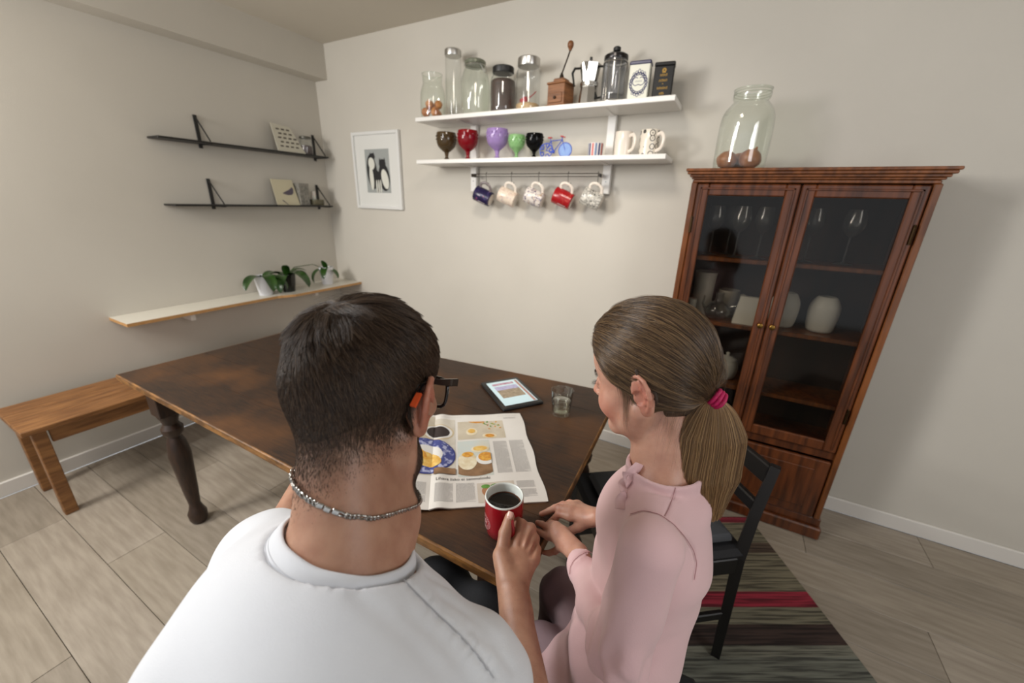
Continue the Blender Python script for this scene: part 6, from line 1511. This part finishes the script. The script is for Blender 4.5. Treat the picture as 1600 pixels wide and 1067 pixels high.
# side wisps in front of the ear and down the neck
wp_ = []
for k in range(150):
    a0_ = np.array([-.066 + rgh.normal(0, .002), .020 + rgh.normal(0, .005), .006 + rgh.normal(0, .008)]); L3 = rgh.uniform(.03, .062)
    q = np.array([a0_ + np.array([.004 * t, .006 * t - .004 * t * t, -L3 * t]) for t in np.linspace(0, 1, 8)]); q = hug(q, np.full(8, .0016)); wp_.append(gF(q))
for k in range(70):
    a0_ = np.array([-.050 + rgh.normal(0, .009), -.050 + rgh.normal(0, .012), -.040 + rgh.normal(0, .006)]); L3 = rgh.uniform(.03, .09)
    wp_.append(gF(np.array([a0_ + np.array([-.010 * t + .0, .020 * t, -L3 * t - .0]) for t in np.linspace(0, 1, 8)])))
strands('neck_wisps', np.array(wp_), np.full(len(wp_), .00007), hgM, ghair_o)

# ---- ponytail
T0 = np.array(gF([TIE + np.array([0, -.006, 0])])[0])
ctrl = [T0, np.array(at(1121, 646, .578)), np.array(at(1119, 690, .585)), np.array(at(1110, 742, .590)), np.array(at(1108, 806, .588))]
def cr_curve(C, n):
    C = [2 * C[0] - C[1]] + C + [2 * C[-1] - C[-2]]; out = []
    for i in range(1, len(C) - 2):
        for k in range(n):
            t = k / n; p0, p1, p2, p3 = C[i - 1:i + 3]; out.append(.5 * ((2 * p1) + (-p0 + p2) * t + (2 * p0 - 5 * p1 + 4 * p2 - p3) * t * t + (-p0 + 3 * p1 - 3 * p2 + p3) * t ** 3))
    out.append(C[-2]); return np.array(out)
cc = cr_curve(ctrl, 5); Kp = len(cc); Np = 15000
vx = ROT[:, 0] if False else np.array([ROT[0][0], ROT[1][0], 0]); vx /= np.linalg.norm(vx); vy = np.array([-vx[1], vx[0], 0])
th = rgh.random(Np) * 2 * pi; rr_ = np.sqrt(rgh.random(Np)); wide = np.interp(np.linspace(0, 1, Kp), [0, .12, .45, .75, 1], [.0085, .020, .044, .044, .017]); deep = wide * .60
lenf = 1 - .16 * rgh.random(Np) ** 2
side = np.cos(th) * rr_; dep = np.sin(th) * rr_
clp = np.sin(side * 23 + dep * 9) * .05
pp = np.zeros((Np, Kp, 3)); tt_ = np.linspace(0, 1, Kp)
for k in range(Kp):
    u = np.clip(tt_[k] * lenf, 0, 1) * (Kp - 1); i0 = np.minimum(u.astype(int), Kp - 2); f_ = (u - i0)[:, None]; c_ = cc[i0] * (1 - f_) + cc[i0 + 1] * f_
    wk = np.interp(u / (Kp - 1), np.linspace(0, 1, Kp), wide); dk = np.interp(u / (Kp - 1), np.linspace(0, 1, Kp), deep)
    left = np.where(side < 0, 1.40, .98)          # the inner side spreads over the neck
    pp[:, k] = c_ + vx * (side * left * (1 + clp * tt_[k]) * wk)[:, None] + vy * (dep * dk)[:, None] + np.array([0, 0, 1.]) * (-.002 * np.sin(th * 3) * tt_[k])[:, None]
pp += rgh.normal(0, .0007, (Np, 1, 3)) * np.linspace(0, 1, Kp)[None, :, None]
hpM = hairmat('golden brown hair', [(76, 54, 35), (120, 90, 58), (160, 124, 82), (200, 164, 114)], .36, .55)
tailb = empty('ponytail_tmp'); bpy.data.objects.remove(tailb)
v, f = [], []; n_ = 20
for k in range(Kp):
    for i in range(n_):
        a = 2 * pi * i / n_; s0 = cos(a); v.append(tuple(cc[k] + vx * (s0 * .86 * (1.40 if s0 < 0 else .98)) * wide[k] * (.5 if k == Kp - 1 else 1) + vy * sin(a) * deep[k] * .86))
for k in range(Kp - 1):
    for i in range(n_): f.append((k * n_ + i, k * n_ + (i + 1) % n_, (k + 1) * n_ + (i + 1) % n_, (k + 1) * n_ + i))
f.append(tuple(range(n_))[::-1]); f.append(tuple((Kp - 1) * n_ + i for i in range(n_)))
tail = tag(MB().add(v, f).build('ponytail', mat('ponytail base', (104, 78, 52), .6, rgb2=(80, 58, 38), scale=30), girl, smooth=80), 'golden brown ponytail')
strands('ponytail_strands', pp, rgh.uniform(.00011, .0002, Np), hpM, tail, tip=.6)
# hair tie: three magenta loops
tm_ = mat('magenta hair tie', (196, 8, 92), .55, rgb2=(168, 4, 74), scale=200, bump=.5, bscale=500)
ax_ = (cc[1] - cc[0]); ax_ /= np.linalg.norm(ax_)
ax_ = ax_ * .6 + (RG @ np.array([0, -.8, -.25])) * .8; ax_ /= np.linalg.norm(ax_)
b1 = np.cross(ax_, [0, 0, 1]); b1 /= np.linalg.norm(b1); b2 = np.cross(ax_, b1); tie_o = None
for j in range(3):
    c_ = T0 + ax_ * (.0055 * (j - .6)); q = [c_ + (b1 * cos(a) + b2 * sin(a)) * (.0118 + .0006 * sin(3 * a + j)) + ax_ * .0008 * sin(2 * a + j) for a in np.linspace(0, 2 * pi, 29)[:-1]]
    MB().tube(q, .0033, 8, closed=True).build('hair_tie_loop', tm_, tail, smooth=70)

# ---- pink sweatshirt dress
pk = mat('pink sweatshirt fabric', (222, 186, 188), .88, rgb2=(216, 179, 182), scale=5, bump=.2, bscale=800, sheen=.3)
BK = np.array([-.036, .490, .61])
CW = GN + np.array([.006, .000, -.150])
cuffL = A_(GWL, GEL, .10); cuffR = A_(GWR, GER, .10)
KGL, KGR = np.array([-.185, .500, .560]), np.array([-.190, .640, .565]); HGL, HGR = np.array([-.035, .440, .575]), np.array([-.035, .565, .575])
dress = [(RC(GN + [.002, -.012, -.020], GSL + [0, .006, -.006], .040, .040), .025), (RC(GN + [.002, .012, -.020], GSR + [0, -.006, -.006], .040, .040), .025),
         (ELL(GN + [.012, 0, -.028], (.060, .066, .034)), .03), (ELL(GN + [-.030, 0, -.080], (.055, .085, .055)), .04), (ELL(CW, (.090, .122, .14)), .04), (RC(CW + [-.004, 0, -.07], BK + [0, 0, .12], .080, .080, ((1, 0, 0), .88)), .05), (RC(BK + [0, 0, .10], BK, .084, .090), .05),
         (RC(HGL, A_(HGL, KGL, .72), .080, .066), .05), (RC(HGR, A_(HGR, KGR, .72), .080, .066), .05), (RC(A_(HGL, KGL, .5), A_(HGR, KGR, .5), .062, .062), .05)]
slvL = [(RC(GSL + [0, -.006, .002], GEL, .041, .037), .025), (RC(GEL, A_(GEL, GWL, .55), .038, .032), .014), (RC(A_(GEL, GWL, .5), GWL, .032, .0240), .01)]
slvR = [(RC(GSR, GER, .041, .036), .025), (RC(GER, GWR, .036, .024), .012)]
wl_ = (GWL - GEL) / np.linalg.norm(GWL - GEL); wr_ = (GWR - GER) / np.linalg.norm(GWR - GER)
def cuff(c, ax, r0): c = np.array(c); return (RC(c - ax * .030, c - ax * .004, r0 + .0015, r0), .002)
gcol_n = np.array([.08, .05, .99]); gcol_n[0] = -.04; gcol_n /= np.linalg.norm(gcol_n); GC = GN + np.array([.000, 0, .012])
kn = (KGL - HGL) / np.linalg.norm(KGL - HGL)
creases = []
def crease(px0, px1, d0, d1, r=.004, k=.006): creases.append((RC(at(*px0, d0), at(*px1, d1), r, r * .5), k, -1))
def dress_f(P):
    d = U(dress, P)
    q = P - GC; h_ = q @ gcol_n; rr = np.sqrt(np.maximum((q * q).sum(-1) - h_ * h_, 0))
    d = smax(d, np.minimum(h_ + .006, .064 - rr), .006); d = smax(d, -np.maximum(rr - .050, -(h_ + .05)), .003)
    for sl_, c_, ax in ((slvL, cuffL, wl_), (slvR, cuffR, wr_)):
        q2 = P - np.array(c_); hh_ = q2 @ ax; r2 = np.sqrt(np.maximum((q2 * q2).sum(-1) - hh_ * hh_, 0)); e = U(sl_, P); e = smax(e, hh_ - .001, .002)
        rg_ = np.sqrt(np.maximum(np.abs(r2 - .0250) - .0022, 0) ** 2 + np.maximum(np.abs(hh_ + .013) - .0135, 0) ** 2) - .0022; e = smin(e, rg_, .0015)
        e = smax(e, -(np.maximum(r2 - .0225, -(hh_ + .012))), .001); d = smin(d, e, .005)
    ring = np.sqrt(np.maximum(np.abs(rr - .053) - .0016, 0) ** 2 + np.maximum(np.abs(h_ + .003) - .007, 0) ** 2) - .0016; d = smin(d, ring, .003)
    x, y, z = P[..., 0], P[..., 1], P[..., 2]
    sl = np.exp(-((P - GEL) ** 2).sum(-1) / .055 ** 2)
    s2 = P @ wl_
    d = d + .0055 * sl * np.sin(s2 * 210 + 2.2 * np.sin(z * 50)) + .0030 * np.sin(s2 * 120 + z * 40 + np.sin(x * 70) * 1.5) * np.exp(-((P - GEL) ** 2).sum(-1) / .11 ** 2)
    d = d + .0028 * np.sin(z * 48 + x * 62 - y * 30 + 2.2 * np.sin(y * 24 + z * 14)) * np.clip((1.01 - z) * 6, .12, 1) + .0035 * np.sin(x * 42 + y * 95 + 1.5 * np.sin(x * 35)) * np.clip((.74 - z) * 7, 0, 1) * np.clip((.04 - x) * 12, 0, 1)
    return smax(d, (P - A_(KGL, HGL, .20)) @ kn, .006)
GV, GFc = mesh_sdf(dress_f, (-.24, .30, .43), (.20, .84, 1.09), .0028); GV = smooth_mesh(GV, GFc, 1)
nD = vnormals(GV, GFc)
seam1 = polyseam([(985, 803), (1005, 797), (1030, 803), (1052, 818), (1070, 838), (1084, 860), (1089, 880), (1084, 910)], dress_f)   # sleeve seam
seam2 = polyseam([(1058, 752), (1052, 775), (1045, 795), (1038, 808)], dress_f)
seam3 = polyseam([(947, 1000), (942, 1030), (938, 1066)], dress_f)
seam4 = polyseam([(890, 897), (891, 886), (896, 876), (905, 868), (915, 863), (925, 862)], dress_f)
for s_, dp, w_ in ((seam4, .0022, .0022), (seam1, .0030, .0026), (seam2, .0014, .0022)):
    if len(s_) > 2: GV = press(GV, nD, s_, dp, w_)
dr_o = add_mesh('sweatshirt_dress', GV, GFc, pk, girl)
for s_ in (seam1, seam2, seam4):
    if len(s_) > 3: seam_tube(s_, dress_f, 'seam', mat('pink seam', (168, 122, 124), .9), dr_o, .0005)
# ruffle: a gathered frill standing up along the seam
def frill(pix, amp, hgt, waves, name):
    ln_ = polyseam(pix, dress_f)
    if len(ln_) < 4: return
    cum_ = np.concatenate([[0], np.cumsum(np.linalg.norm(np.diff(ln_, axis=0), axis=1))]); tt2 = np.linspace(0, cum_[-1], waves * 12); L2 = np.stack([np.interp(tt2, cum_, ln_[:, a]) for a in range(3)], 1)
    e = 1e-3; g = np.stack([dress_f((L2 + np.eye(3)[a] * e).astype(np.float32)) - dress_f((L2 - np.eye(3)[a] * e).astype(np.float32)) for a in range(3)], 1); g /= np.linalg.norm(g, axis=1)[:, None] + 1e-9
    tn = np.gradient(L2, axis=0); tn /= np.linalg.norm(tn, axis=1)[:, None]; sd = np.cross(g, tn); v = []; f = []; m = len(L2)
    for i in range(m):
        ph_ = 2 * pi * waves * i / m; o_ = sin(ph_) + .25 * sin(ph_ * 2.3); o2 = cos(ph_) * .5
        for k, (hh, am) in enumerate(((-.0015, .12), (hgt * .5, .75), (hgt, 1.15))): v.append(L2[i] + g[i] * hh + sd[i] * amp * o_ * am + tn[i] * amp * o2 * am)
    for i in range(m):
        for k, (hh, am) in enumerate(((-.0015, .12), (hgt * .5, .75), (hgt, 1.15))): v.append(np.array(v[i * 3 + k]) + sd[i] * .0011)
    o_ = m * 3
    for i in range(m - 1):
        for k in range(2): a = i * 3 + k; f.append((a, a + 1, a + 4, a + 3)); f.append((o_ + a, o_ + a + 3, o_ + a + 4, o_ + a + 1))
        f.append((i * 3 + 2, o_ + i * 3 + 2, o_ + i * 3 + 5, i * 3 + 5))
    MB().add(v, f).build(name, pk, dr_o, smooth=80)
frill([(1006, 712), (1000, 722), (992, 738), (984, 756), (978, 775), (977, 798)], .0075, .0135, 6, 'ruffle')
# leggings
lg = mat('mauve grey leggings', (150, 128, 134), .85, bump=.2, bscale=500)
FGL, FGR = np.array([-.215, .505, .11]), np.array([-.225, .650, .11])
tg = [(RC(HGL, KGL, .076, .054), .03), (RC(HGR, KGR, .076, .054), .03), (RC(KGL, FGL, .050, .034), .015), (RC(KGR, FGR, .050, .034), .015)]
V, F = mesh_sdf(lambda P: smax(U(tg, P) + .0022 * np.sin(P[..., 2] * 90 + P[..., 0] * 60) * np.sin(P[..., 1] * 50), -(P[..., 2] - .10), .004), (-.30, .42, .07), (.15, .76, .68), .005)
add_mesh('leggings', smooth_mesh(V, F, 2), F, lg, girl)
sk_ = mat('grey sock', (120, 118, 122), .9)
for c in (FGL, FGR):
    V, F = mesh_sdf(lambda P: smax(U([(RC((c[0], c[1], .125), (c[0], c[1], .05), .034, .034), .01), (RC((c[0] + .01, c[1], .045), (c[0] - .12, c[1] - .005, .030), .034, .026), .02)], P), -(P[..., 2] - .003), .003), (c[0] - .2, c[1] - .06, -.01), (c[0] + .07, c[1] + .06, .19), .005)
    add_mesh('sock', smooth_mesh(V, F, 1), F, sk_, girl)
for ch in girl.children: ch.location = (-girl.location.x, -girl.location.y, -girl.location.z)
